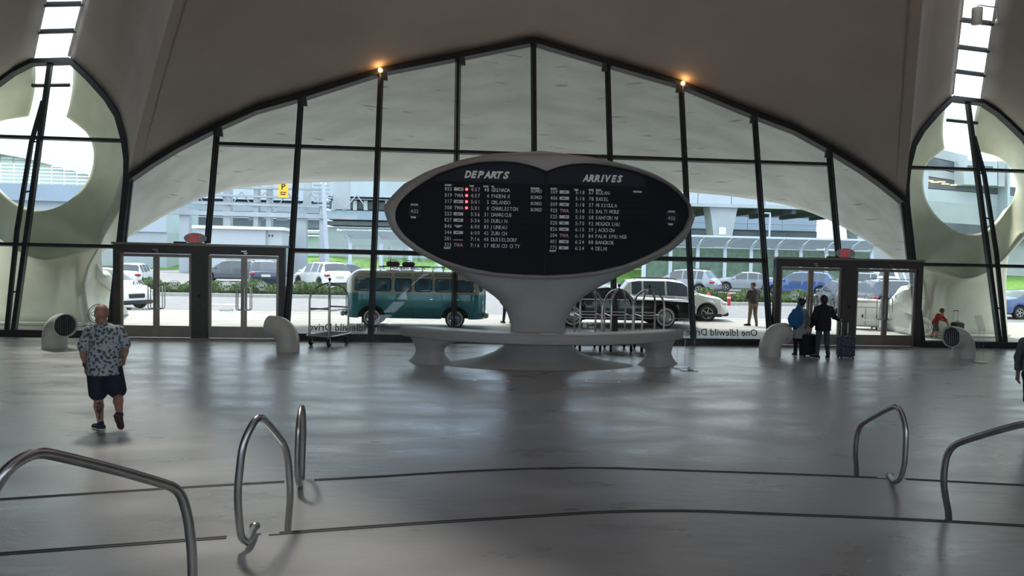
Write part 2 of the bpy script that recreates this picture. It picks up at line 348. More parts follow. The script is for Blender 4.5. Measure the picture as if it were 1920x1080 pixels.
# ------------------------------------------------------------------ vault shells inside
def bez(P0, C, P1, n):
    t = np.linspace(0, 1, n)[:, None]; return (1-t)**2*np.array(P0)+2*t*(1-t)*np.array(C)+t**2*np.array(P1)
CEN = np.array([0., 3.5, 14.0])
def ctrl(P0, P1, a=.38, b=.62): c = np.array(P0)*(1-a)+np.array(P1)*a; c[2] = P0[2]*(1-b)+P1[2]*b; return c
def fan(perim, tips, n=28, a=.38, b=.62, mir=False, name='ceiling', label=None):
    rows = []
    for P0, P1 in zip(perim, tips):
        rows.append([tuple(q) for q in bez(P0, ctrl(P0, P1, a, b), P1, n)])
    if mir: rows = [[(x, 2*CEN[1]-y, z) for x, y, z in r] for r in rows]
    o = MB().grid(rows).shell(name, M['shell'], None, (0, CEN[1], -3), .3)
    tag(o, label, kind='structure'); return o
eyeh = [p for p in EYE if p[0] <= 14.25]
Wc = [gl(-x, z, -.02) for x, z in eyeh[::-1]]; Wc = list(resample(Wc, 26))+list(resample([gl(x, z, -.02) for x, z in [(-a, b) for a, b in ARCH[::-1]]+ARCH[1:]], 90))[1:]+list(resample([gl(x, z, -.02) for x, z in eyeh], 26))[1:]
tw = 1.2
def tips(n, x0, x1): return [CEN+np.array([x0+(x1-x0)*i/(n-1), .8, 0]) for i in range(n)]
fan(Wc, tips(len(Wc), -tw, tw), label='broad dim plaster vault rising over the lobby')
fan(Wc, tips(len(Wc), -tw, tw), mir=True, label='rear plaster vault behind the viewpoint')
# side shells
for s in (-1, 1):
    eo = [gl(x*s, z, -.02) for x, z in EYE if x >= 15.3]
    side = eo+[(20.*s, 21., 5.2), (21.5*s, 14., 8.0), (22.*s, CEN[1], 9.0)]
    side = side+[(x, 2*CEN[1]-y, z) for x, y, z in side[:-1][::-1]]
    P = resample(side, 90); T = [CEN+np.array([(tw+.9)*s, .8-1.6*i/89, 0]) for i in range(90)]
    fan(P, T, label='side plaster vault beyond the %s skylight' % ('left' if s < 0 else 'right'))
    # outer wall below the side vault
    base = [(p[0], p[1], 0.) for p in P]
    k = [i for i in range(90) if abs(P[i][0]) >= FX-.3 and P[i][1] < 23.25 and P[i][1] > 2*CEN[1]-23.25]
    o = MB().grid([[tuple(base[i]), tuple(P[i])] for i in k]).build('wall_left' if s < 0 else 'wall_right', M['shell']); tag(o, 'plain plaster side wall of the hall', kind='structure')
    # skylight strip with its bars
    e0 = gl(14.24*s, 8.27, -.02); e1 = gl(15.32*s, 8.17, -.02); T0 = CEN+np.array([tw*s, .8, 0]); T1 = CEN+np.array([(tw+.9)*s, .8, 0])
    for mir in (0, 1):
        ca = bez(e0, ctrl(e0, T0), T0, 46); cb = bez(e1, ctrl(e1, T1), T1, 46)
        if mir: ca[:, 1] = 2*CEN[1]-ca[:, 1]; cb[:, 1] = 2*CEN[1]-cb[:, 1]
        ca[:, 2] += .12; cb[:, 2] += .12
        sk = thing('window_%d' % ((1 if s < 0 else 2)+2*mir), '%s glazed skylight strip between the vaults%s' % ('left' if s < 0 else 'right', ' behind the viewpoint' if mir else ''), None, (0, 0, 0), kind='structure')
        for i in range(0, 45, 1):
            if i % 3 == 0:
                j = min(i+3, 45); MB().grid([[tuple(ca[q]), tuple(cb[q])] for q in range(i, j+1)]).build('pane', M['sky_glass'], sk)
                if i: 
                    mb = MB(); mb.sweep([tuple(ca[i]), tuple(cb[i])], [(-.05, -.06), (.05, -.06), (.05, .06), (-.05, .06)], (0, 0, 1)); mb.build('glazing_bar', M['steel'], sk)
        for c in (ca, cb):
            mb = MB(); mb.sweep([tuple(q) for q in c], [(-.06, -.05), (.06, -.05), (.06, .1), (-.06, .1)], (0, 0, 1)); mb.build('curb', M['white'], sk)
oc = MB().box(-3.4, 3.4, CEN[1]-1.6, CEN[1]+1.6, CEN[2]-.1, CEN[2]+.4).build('ceiling', M['shell']); tag(oc, 'flat crown plate where the vaults meet', kind='structure')
# rear glazing behind the viewpoint
bk = thing('window_5', 'big rear window wall behind the viewpoint', None, (0, 0, 0), kind='structure')
Pb = [(p[0], 2*CEN[1]-p[1], p[2]) for p in Wc]
MB().grid([[(p[0], p[1]+TL*p[2], 0.), p] for p in Pb]).build('pane', M['glass'], bk)
for x in list(range(-12, 13, 3)): 
    z = archz(x); MB().box(x-.06, x+.06, -.08, .08, 0, z).build('mullion', M['steel'], bk).location = (0, 2*CEN[1]-DG-.3, 0)
# ------------------------------------------------------------------ concrete canopy outside (continues the vault, droops outward, lands in two feet)
A_h = [(PX, 23.1, PZ), (12.75, 23.8, 3.8), (13.6, 24.5, 2.65), (14.05, 24.7, 1.95), (14.3, 24.95, 1.3), (14.2, 25.1, 0)]
B_h = [(0, 30.2, 5.47), (4, 30.0, 5.44), (7.2, 29.5, 5.3), (9.2, 28.9, 5.08), (10.7, 28.1, 4.75), (11.9, 26.7, 4.0), (12.8, 25.9, 3.25), (13.35, 25.6, 2.8), (13.95, 25.4, 2.35), (14.16, 25.45, 1.85), (14.17, 25.8, 1.45), (14.25, 27.0, .92), (14.5, 28.5, .38), (14.85, 29.7, 0)]
na, nb = 60, 30
Ah = list(resample([gl(x, z, .12) for x, z in ARCH], na))+list(resample(A_h, nb))[1:]
Bc = catmull(B_h, 400); db = np.r_[0, np.cumsum(np.linalg.norm(np.diff(Bc, axis=0), axis=1))]
# split B where it meets the same share of the arc
ib = int(np.argmin(np.abs(Bc[:, 0]-12.3)+10*(Bc[:, 2] < 3)))
Bh = list(resample(Bc[:ib+1], na))+list(resample(Bc[ib:], nb))[1:]
full = [(-a*np.array([1, -1, -1]), -b*np.array([1, -1, -1])) for a, b in list(zip(np.array(Ah), np.array(Bh)))[:0:-1]]+list(zip(np.array(Ah), np.array(Bh)))
rows = []
for a, b in full:
    up = .55*min(1, max(0, (a[2]-2)/4)); c = (a+b)/2; c = c+np.array([0, 0, up])
    rows.append([tuple(q) for q in bez(a, c, b, 22)])
cano = thing('entrance_canopy', 'pale concrete canopy outside the glass, standing on buttresses with round openings', 'canopy', (0, 0, 0))
MB().grid(rows).shell('canopy_shell', M['conc'], cano, (0, 24, -4), .22)
# ------------------------------------------------------------------ buttress wall with the keyhole opening, outside each eye window
LIP = [(14.0, 24.0, 2.42), (14.4, 23.75, 2.25), (14.78, 23.65, 2.15), (15.2, 23.65, 2.2), (15.7, 23.7, 2.42), (16.2, 23.8, 2.75), (16.95, 23.8, 3.7)]
outer = [gl(x, z, .15) for x, z in EYE if x <= 14.25][::-1]+A_h[1:3]+LIP+[(FX, 23.3, PZ)]+[gl(x, z, .15) for x, z in EYE if x >= 15.3][::-1][1:]
hole = [(15.42, 6.86), (15.1, 6.62), (14.8, 6.36), (14.62, 5.95), (14.6, 5.5), (14.7, 5.05), (14.95, 4.6), (15.35, 4.18), (15.8, 3.88), (16.3, 3.74), (16.85, 3.82), (17.4, 4.15), (17.85, 4.6), (18.15, 5.15), (18.22, 5.7), (18.0, 6.25), (17.55, 6.6), (17.0, 6.75), (16.62, 6.82)]
def hp_(x, z): y = float(np.interp(z, [3.7, 4.6, 6.86], [24.0, 24.5, 25.3])); return (x*y/26, y, 2.55+(z-2.55)*y/26)
hole = [hp_(*q) for q in hole]
O_ = resample(outer, 110); H_ = catmull(hole, 110)
ground = catmull([(14.2, 25.1, 0), (14.6, 25.2, 0), (15.2, 25.2, 0), (16.2, 25.2, 0), (17.0, 25.2, 0), (17.9, 25.4, 0)], 40)
lip = catmull(A_h[2:3]+LIP, 40)
for s in (-1, 1):
    bt = cano
    rows = []
    for i, (a, b) in enumerate(zip(O_, H_)):
        low = max(0., 1-max(0., a[2]-2.0)/1.6); c = (a+b)/2+np.array([0, .35*(1-low)-.35*low, -.1*low])
        rows.append([(q[0]*s, q[1], q[2]) for q in bez(a, c, b, 16)])
    o = MB().grid(rows).shell('keyhole_shell', M['conc_warm'], bt, (15*s, 5, 4), .16)
    rows = []
    sil = [A_h[2], A_h[3], A_h[4], A_h[5]]
    for i, (a, b) in enumerate(zip(lip, ground)):
        t = i/39; k_ = min(1, t*3); c = (a+b)/2*(1-k_)+np.array([a[0]*.5+b[0]*.5, 25.45, a[2]*.97])*k_
        wv = min(1., i/10); wv = wv*wv*(3-2*wv); q0 = resample(sil, 14)+(np.array(a)-np.array(sil[0]))*np.linspace(1, 0, 14)[:, None]+(np.array(b)-np.array(sil[-1]))*np.linspace(0, 1, 14)[:, None]
        rows.append([(q[0]*s, q[1]+.03, q[2]) for q in q0*(1-wv)+bez(a, c, b, 14)*wv])
    o = MB().grid(rows).shell('lower_wall', M['conc_warm'], bt, (15*s, 5, 2), .12)
    # glazing bar and pane closing the head of the slot
    e0, e1, h0, h1 = np.array(O_[0]), np.array(O_[-1]), np.array(H_[0]), np.array(H_[-1])
    k = .42; a = e0*(1-k)+h0*k; b = e1*(1-k)+h1*k
    fx = lambda p: (p[0]*s, p[1], p[2])
    MB().cyl(fx(a), fx(b), .06, n=6).build('slot_bar', M['steel'], bt)
    MB().add([fx(e0), fx(e1), fx(b), fx(a)], [(0, 1, 2, 3)]).build('slot_pane', M['sky_glass'], bt)
    # shadow-gap plinth and pavement edge at the foot
    MB().tube([(q[0]*s, q[1]-.03, .06) for q in ground], .05, 6).build('plinth', M['conc_warm'], bt)
# ------------------------------------------------------------------ ground outside
M['pave'] = pm('light pavement', (.30, .28, .265), .7, var=.12, scale=1.5, bump=.1)
M['asphalt'] = pm('sun bleached asphalt', (.175, .17, .185), .8, var=.12, scale=2.5, bump=.15, bscale=60)
M['kerb'] = pm('kerb stone', (.42, .41, .40), .8, var=.1)
M['grass'] = pm('mown grass', (.10, .22, .03), .9, var=.3, scale=2.0, bump=.3, bscale=30)
M['soil'] = pm('mulch', (.06, .045, .03), .9, var=.3)
M['line'] = pm('road paint', (.75, .75, .73), .7, var=.08, scale=4)
def st(name, m, mat, label): o = m.build(name, mat); tag(o, label, kind='structure'); return o
st('floor', MB().box(-60, 60, DG+.02, 31.6, -.3, -.015), M['pave'], 'pale pavement in front of the entrance')
st('floor', MB().box(-160, 160, 31.6, 160, -.4, -.06), M['asphalt'], 'grey asphalt drive and car park')
st('floor', MB().box(-160, 160, -120, -16, -.4, -.06), M['pave'], 'open ground behind the hall')
for s in (-1, 1): st('floor', MB().box(min(24*s, 160*s), max(24*s, 160*s), -16, DG+9.6, -.4, -.06), M['pave'], 'open ground beside the hall')
st('trim_1', MB().box(-60, 60, 31.55, 31.75, -.1, -.005), M['kerb'], 'kerb along the pavement')
for i, (x0, x1) in enumerate(((-60, -1), (9.5, 26))):
    isl = st('trim_%d' % (2+i), MB().box(x0, x1, 42.8, 43.05, -.1, .12).box(x0, x1, 46.2, 46.4, -.1, .12), M['kerb'], 'kerb of the planted island')
    st('floor', MB().box(x0, x1, 43.05, 46.2, -.1, .08), M['soil'], 'mulch bed of the planted island')
st('trim_4', MB().box(-60, 60, 32.6, 32.72, -.07, -.055), M['line'], 'white line along the drive')
g = []
for x in np.linspace(-120, 0, 25): g.append([(x, y, -.05+z) for y, z in ((98, 0), (104, .5), (112, 1.7), (124, 2.2), (135, 2.2))])
st('floor', MB().grid(g), M['grass'], 'green grass bank beyond the car park')
g = []
for x in np.linspace(8, 110, 20): g.append([(x, y, -.05+z) for y, z in ((80, 0), (84, .4), (90, 1.2), (100, 1.4))])
st('floor', MB().grid(g), M['grass'], 'grass strip behind the shelter')
# ------------------------------------------------------------------ door sets in the glass wall
def door_set(n, s):
    cx = 9.69*s; side = 'left' if s < 0 else 'right'
    d = thing('door_%d' % n, '%s set of two bronze framed double glass doors' % side, None, (cx, DG-.02, 0), kind='structure')
    hw = 2.36; H = 2.72; T = 2.42
    f = MB(); f.box(-hw, -hw+.15, -.11, .11, 0, T); f.box(hw-.15, hw, -.11, .11, 0, T); f.box(-.22, .22, -.11, .11, 0, T); f.box(-hw, hw, -.11, .11, T, H-.06)
    f.build('door_frame', M['bronze'], d)
    MB().box(-hw-.04, hw+.04, -.13, .80, H-.06, H).build('header_cap', M['leaf_metal'], d)
    # cheek panes between the upright door frame and the leaning glass
    for e in (-1, 1):
        MB().prism([(0.1, .1), (.1, H-.06), (.64, H-.06)], -.006, .006, lambda a, b, c: (e*(hw-.03)+c, a, b)).build('cheek_pane', M['glass'], d)
    MB().box(-hw, hw, -.13, .13, 0, .02).build('threshold', M['leaf_metal'], d)
    for a, b in ((-hw+.15, -.22), (.22, hw-.15)):
        mid = (a+b)/2
        for k, (x0, x1) in enumerate(((a+.01, mid-.006), (mid+.006, b-.01))):
            lf = MB(); w_ = .075; lf.box(x0, x0+w_, -.03, .03, .03, T-.01); lf.box(x1-w_, x1, -.03, .03, .03, T-.01); lf.box(x0+w_, x1-w_, -.03, .03, .03, .36); lf.box(x0+w_, x1-w_, -.03, .03, T-.10, T-.01)
            leaf = lf.build('door_leaf', M['leaf_metal'], d)
            MB().box(x0+w_, x1-w_, -.006, .006, .36, T-.10).build('pane', M['glass'], leaf)
            hx = (x1-.04) if k == 0 else (x0+.04); sg = -1 if k == 0 else 1
            for yy, o_ in ((-1, 0), (1, 0)):
                y_ = .09*yy; r_ = .06
                pts = [(hx, .03*yy, .86), (hx, y_, .86), (hx+sg*.0, y_, .88)]
                p2 = [(hx+sg*a_, y_, z_) for a_, z_ in rrect(0.0, .15, .84, 1.52, .06, 3)]
                MB().tube(p2, .014, 8, closed=True).cyl((hx, .03*yy, .95), (hx, y_, .95), .012, n=6).cyl((hx, .03*yy, 1.42), (hx, y_, 1.42), .012, n=6).build('pull_handle', M['chrome'], leaf, smooth=40)
            # oval logo and handle name, printed on the outer face so both read backwards in here
            cx_ = (x0+x1)/2; lm = MB(); ov = ellipse(cx_, 1.56, .155, .105, 28); iv = ellipse(cx_, 1.56, .135, .088, 28)
            lm.add([(x, .012, z) for x, z in ov]+[(x, .012, z) for x, z in iv], [(i, (i+1) % 28, 28+(i+1) % 28, 28+i) for i in range(28)])
            text(lm, 'TWA', .145, lambda a_, b_, c_: (cx_-a_, .012, 1.51+b_), align='CENTER', offset=.006, shear=.15)
            text(lm, 'HOTEL', .05, lambda a_, b_, c_: (cx_-a_, .012, 1.41+b_), align='CENTER', offset=.003)
            if k == 0: text(lm, '@twahotel', .085, lambda a_, b_, c_: (cx_-a_, .012, .80+b_), align='CENTER', offset=.004)
            lm.build('door_decal', M['decal'], leaf, kind='stuff')
        MB().box(mid-.03, mid+.12, -.2, -.11, T+.09, T+.13).box(mid+.04, mid+.13, -.18, -.11, T+.03, T+.07).build('door_sensor', M['chrome'], d)
    MB().box(-.04, .04, -.125, -.11, 1.18, 1.28).build('switch_plate', M['black'], d)
    return d
door_set(1, -1); door_set(2, 1)
# exit signs on the headers
M['exit_face'] = pm('frosted exit panel', (.42, .43, .40), .3, var=.05)
M['exit_red'] = pm('red exit letters', (.75, .03, .05), .4, var=.05, emit=(1, .05, .08), es=.22)
for s, c in ((-1, (366, 453)), (1, (1585, 480))):
    p = at_y(*c, DG-.1)
    e = thing('exit_sign', 'oval red EXIT sign on the %s door header' % ('left' if s < 0 else 'right'), 'exit sign', (p[0], DG-.1, 2.72), group='exit signs above the doors')
    MB().prism(ellipse(0, .15, .31, .155, 36), -.012, .012, lambda a, b, cc: (a, cc, b)).build('panel', M['exit_face'], e)
    MB().box(-.30-.28, -.25, -.05, .05, 0, .05).box(-.3, .3, -.03, .03, 0, .02).build('base_box', M['bronze'], e)
    for j, ch in enumerate('EXIT'):
        tm = MB(); text(tm, ch, .30, lambda a, b, cc: (a*.44+(-.135, -.045, .035, .115)[j], -.016, .05+b), align='CENTER', offset=.006); tm.build('letter', M['exit_red'], e)
# warm spot lamps on the arch frame
M['bulb'] = pm('warm bulb', (1, .6, .25), .4, var=0, emit=(1, .45, .12), es=9)
for s in (-1, 1):
    p = gl(4.86*s, archz(4.86)-.06, -.22)
    l = thing('spot_lamp', 'small warm lamp on the arch frame %s of the peak' % ('left' if s < 0 else 'right'), 'lamp', p, group='warm lamps on the arch frame')
    MB().ell((0, 0, 0), (.07, .07, .07)).build('bulb', M['bulb'], l, smooth=80)
    MB().cyl((0, .06, .02), (0, .2, .05), .05, n=10).cyl((-.25, .1, .08), (0, .12, .06), .03, n=8).build('housing', M['steel'], l)
    ld = bpy.data.lights.new('spot_lamp_light', 'POINT'); ld.energy = 2.5; ld.color = (1, .55, .25); ld.shadow_soft_size = .08
    lo = bpy.data.objects.new('spot_lamp_light', ld); col.objects.link(lo); lo.parent = l; lo.location = (0, -.12, 0)
# vinyl lettering on the glass
def on_pane(u, v, x, z, o=-.01): return gl(x+u, z+v, o)
for i, (xr, nm) in enumerate(((6.9, 'right'), (-4.4, 'left'))):
    m = MB(); text(m, 'One Idlewild Drive', .29, lambda a, b, c: W(gl(xr-a, .27+b, -.005)), offset=.004)
    o = m.build('address_lettering', M['decal_grey'], wall, label='grey mirror-written street address low on the %s glass' % nm, kind='stuff')
for s in (-1, 1):
    q = on_glass(183, 588) if s < 0 else on_glass(1733, 612)
    m = MB()
    for r0, r1 in ((.27, .245), (.215, .20)):
        n = 36; a_ = [W(gl(q[0]+r0*math.cos(2*math.pi*i/n), q[2]+r0*math.sin(2*math.pi*i/n), -.006)) for i in range(n)]; b_ = [W(gl(q[0]+r1*math.cos(2*math.pi*i/n), q[2]+r1*math.sin(2*math.pi*i/n), -.006)) for i in range(n)]
        m.add(a_+b_, [(i, (i+1) % n, n+(i+1) % n, n+i) for i in range(n)])
    text(m, 'LEED' if s < 0 else 'LEED', .17, lambda a, b, c: W(gl(q[0]-a, q[2]-.06+b, -.006)), align='CENTER')
    o = m.build('round_decal', M['decal_grey'] if s < 0 else M['decal'], wall, label='round %s LEED decal on the glass beside the %s doors' % ('dark' if s < 0 else 'white', 'left' if s < 0 else 'right'), kind='stuff')
# ------------------------------------------------------------------ flight board on its pedestal
SX, SY = -.47, 17.45
M['sign'] = pm('grey plaster of the flight board', (.40, .40, .385), .65, var=.05, scale=1.5, bump=.06, bscale=20)
M['board'] = pm('black board face', (.008, .011, .016), .55, var=.2, scale=1.0, spec=.15)
M['board2'] = pm('blue black header band', (.016, .023, .034), .55, var=.1, scale=1.0, spec=.2)
M['txt'] = pm('grey white lettering', (.85, .88, .88), .6, var=.04)
M['flap'] = pm('dim flap lettering', (.72, .75, .77), .6, var=.1)
M['led'] = pm('red lamp', (.9, .02, .03), .4, var=0, emit=(1, .03, .05), es=6)
M['tile'] = pm('airline name tile', (.75, .77, .77), .5, var=.15, scale=20)
M['redtxt'] = pm('pale red lettering', (.85, .5, .48), .6, var=.05)
sg = thing('flight_board', 'big oval split flap flight board on a flared grey pedestal', 'flight board', (SX, SY, 0))
K = SY/17.0
def sxz(px, py, y=SY-.35): p = at_y(px, py, y); return (p[0]-SX, p[2])
# silhouette half widths (left/right averaged)
sil = []
for (lx, ly), (rx, ry) in [((1012, 286), (1012, 286)), ((930, 290), (1095, 290)), ((862, 303), (1165, 307)), ((800, 325), (1220, 330)), ((755, 352), (1265, 355)), ((733, 375), (1290, 380)), ((719, 393), (1304, 399)),
                           ((725, 415), (1298, 418)), ((738, 440), (1285, 445)), ((765, 464), (1256, 470)), ((795, 484), (1220, 487)), ((850, 512), (1163, 513)), ((900, 538), (1115, 541)), ((932, 560), (1085, 563)), ((950, 585), (1066, 588)), ((957, 608), (1058, 610))]:
    a = sxz(lx, ly, SY); b = sxz(rx, ry, SY); sil.append((max(.02, (b[0]-a[0])/2), (a[1]+b[1])/2, (a[0]+b[0])/2))
ztop = sil[0][1]; ztip = sil[6][1]
levels = sil+[(.68, .78, 0), (.72, .60, 0), (.82, .45, 0), (1.05, .28, 0), (1.45, .13, 0), (2.0, .035, 0), (2.3, .004, 0)]
lv = np.array([(z, w, c) for w, z, c in levels]); lv = lv[np.argsort(lv[:, 0])]
rows = []
for z in np.r_[np.linspace(lv[0, 0], .8, 16), np.linspace(.86, ztop, 46)]:
    wv = float(np.interp(z, lv[:, 0], lv[:, 1])); cx = float(np.interp(z, lv[:, 0], lv[:, 2]))*.6
    fr = float(np.interp(z, [0, .13, .45, .8, 1.3, 2.0, 2.6, ztip, 4.6, ztop], [1.0, .75, .48, .40, .40, .42, .45, .45, .42, .30]))
    bk_ = float(np.interp(z, [0, .13, .45, .8, 1.3, 2.0, 2.6, ztip, 4.6, ztop], [1.0, .75, .48, .42, .55, .95, 1.2, 1.25, .7, .1]))
    ring = []; n = 72; head = min(1, max(0, (z-1.5)/.8)); ef = 2+8*head
    for i in range(n):
        q = 2*math.pi*i/n; c_, s_ = math.cos(q), math.sin(q)
        x = math.copysign(abs(c_)**(2/ (2+1.0*head)), c_)
        if s_ < 0: y = -fr*max(0, (1-abs(x)**ef))**(1/2.0)
        else: y = bk_*max(0, 1-abs(x)**(2+.6*head))**.5*1.0
        ring.append((cx+x*wv, y, z))
    rows.append(ring)
MB().rings(rows).build('pedestal_body', M['sign'], sg, smooth=50)
# face outline (px) : lower arc of the oval, top edge with the dip in the middle
face_px = [(1024, 322), (1000, 313), (970, 306), (940, 303.5), (900, 305), (860, 313), (825, 325), (795, 342), (770, 360), (750, 380), (742, 398), (744, 418), (758, 440), (785, 462), (825, 484), (875, 501), (930, 511), (985, 515), (1024, 516), (1070, 514), (1120, 508), (1170, 496), (1215, 478), (1255, 455), (1280, 430), (1291, 405), (1288, 384), (1272, 364), (1248, 346), (1215, 330), (1180, 319), (1140, 311), (1100, 307.5), (1070, 309), (1045, 314)]
YF = -.47
face = [sxz(a, b, SY+YF) for a, b in face_px]
half_l = face[:19]; half_r = [face[0]]+face[:17:-1]
for pts in (half_l, half_r): MB().prism(pts, YF-.015, YF+.05, lambda a, b, c: (a, c, b)).build('board_face', M['board'], sg)
# rim: from face edge forward to the lip, then back out to the body edge
fc = np.array(face+[face[0]]); ctr = np.array([fc[:, 0].mean(), fc[:, 1].mean()])
mx_ = []
outl = []
for (x, z) in face:
    ang = math.atan2(z-ctr[1], x-ctr[0])
    topn = max(0, math.sin(ang)); 
    wz = float(np.interp(z, lv[:, 0], lv[:, 1]))
    d = np.array([x, z])-ctr; d = d/np.linalg.norm(d)
    outl.append((x, z, d, topn))
sl = [(w, z) for w, z, c in sil]
rimo = [sxz(a, b, SY+YF-.1) for a, b in [(1012, 287), (985, 287.5), (955, 288.5), (925, 291), (890, 296), (850, 306), (812, 320), (780, 338), (755, 355), (736, 374), (723, 391), (725, 412), (742, 441), (772, 467), (815, 490), (868, 508), (928, 519), (985, 523), (1024, 524), (1072, 522), (1124, 516), (1178, 503), (1224, 484), (1266, 460), (1291, 432), (1301, 401), (1292, 381), (1277, 361), (1253, 341), (1220, 323), (1185, 311), (1145, 301), (1105, 294), (1070, 290), (1040, 288)]]
lip_ = []
for (x, z), (X_, Z_) in zip(face, rimo): lip_.append((x*.55+X_*.45, z*.55+Z_*.45))
rr = [[(x, YF+.03, z) for x, z in face], [(x, YF-.17, z) for x, z in face], [(x, YF-.22, z) for x, z in lip_], [(x, YF-.18, z) for x, z in [(a*.2+b*.8, c*.2+d*.8) for (a, c), (b, d) in zip(face, rimo)]], [(x, YF-.04, z) for x, z in rimo], [(x*.99, YF+.42, ctr[1]+(z-ctr[1])*.985) for x, z in rimo]]
rr = [catmull(r+[r[0]], 141)[:-1] for r in rr]
MB().rings([[tuple(p) for p in r] for r in rr], caps=False).build('rim', M['sign'], sg, smooth=50)
MB().box(*(lambda a: (a[0]-.012, a[0]+.012))(sxz(1023, 420, SY+YF)), YF-.03, YF, sxz(1023, 514, SY+YF)[1], sxz(1023, 324, SY+YF)[1]).build('centre_seam', M['board2'], sg)
# header bands
YT = YF-.02
def fpt(px, py): return sxz(px, py, SY+YT)
hl = [(813, 339), (1021, 346), (1021, 325), (998, 315), (968, 308), (940, 306), (900, 308), (862, 316), (826, 329)]
hr = [(1027, 345), (1213, 352), (1205, 331), (1178, 322), (1140, 314), (1100, 310), (1070, 312), (1045, 317), (1027, 325)]
for h in (hl, hr): MB().prism([fpt(*q) for q in h], YT-.012, YT+.01, lambda a, b, c: (a, c, b)).build('header_band', M['board2'], sg)
def btext(txt, px, py, hpx, mat, name='lettering', par=None, sx=1.0, **k):
    x, z = fpt(px, py); sz = hpx/FPX*SY/.70
    m_ = MB(); text(m_, txt, sz, lambda a, b, c: (x+a*sx, YT-.016, z+b), **k); return m_.build(name, mat, par or sg, kind='stuff')
def title(txt, px, py, wpx, hpx):
    sz = hpx/FPX*SY/.70; adv = wpx/len(txt)
    for j, ch in enumerate(txt):
        x, z = fpt(px+adv*(j+.5), py+.045*adv*j*.5); m_ = MB()
        vs, _ = text_mesh(ch, sz, shear=.3, offset=.011, align='CENTER'); wd = max(v[0] for v in vs)-min(v[0] for v in vs); c0 = (max(v[0] for v in vs)+min(v[0] for v in vs))/2
        k_ = min(1.25, 1.03*adv/FPX*SY/wd) if ch != 'I' else 1.0
        text(m_, ch, sz, lambda a, b, c: (x+(a-c0)*k_, YT-.016, z+b), shear=.3, offset=.011, align='CENTER'); m_.build('title_letter', M['txt'], sg)
title('DEPARTS', 871, 333, 84, 12); title('ARRIVES', 1092, 340, 75, 12)
left = [('855', 0, 1, '4:57', '48', 'GRENADA', 'BOARD'), ('019', 1, 1, '4:57', ' 4', 'PHOENIX', 'BOARD'), ('317', 0, 1, '5:01', ' 5', 'ORLANDO', 'BOARD'), ('308', 1, 1, '5:01', ' 8', 'CHARLESTON', 'BOARD'), ('253', 0, 0, '5:56', '31', 'DAMASCUS', ''), ('827', 0, 0, '5:56', '20', 'DUBLIN', ''), ('846', 2, 0, '6:00', '83', 'JUNEAU', ''), ('344', 0, 0, '6:00', '42', 'ZURICH', ''), ('281', 3, 0, '7:16', '48', 'DUSSELDORF', ''), ('325', 4, 0, '7:16', '57', 'MEXICO CITY', '')]
right = [('369', 0, 0, '5:18', '67', 'BUSAN', ''), ('406', 0, 0, '5:18', '78', 'BASEL', ''), ('009', 0, 0, '5:18', '57', 'MISSOULA', ''), ('925', 4, 0, '5:18', '52', 'BALTIMORE', ''), ('525', 0, 0, '5:30', '68', 'SANTORINI', ''), ('020', 0, 0, '5:70', '92', 'MOGADISHU', ''), ('826', 0, 0, '6:10', '39', 'JACKSON', ''), ('204', 4, 0, '6:10', '84', 'PALM SPRINGS', ''), ('401', 0, 0, '6:24', '88', 'BANGKOK', ''), ('775', 0, 0, '6:24', ' 4', 'DELHI', '')]
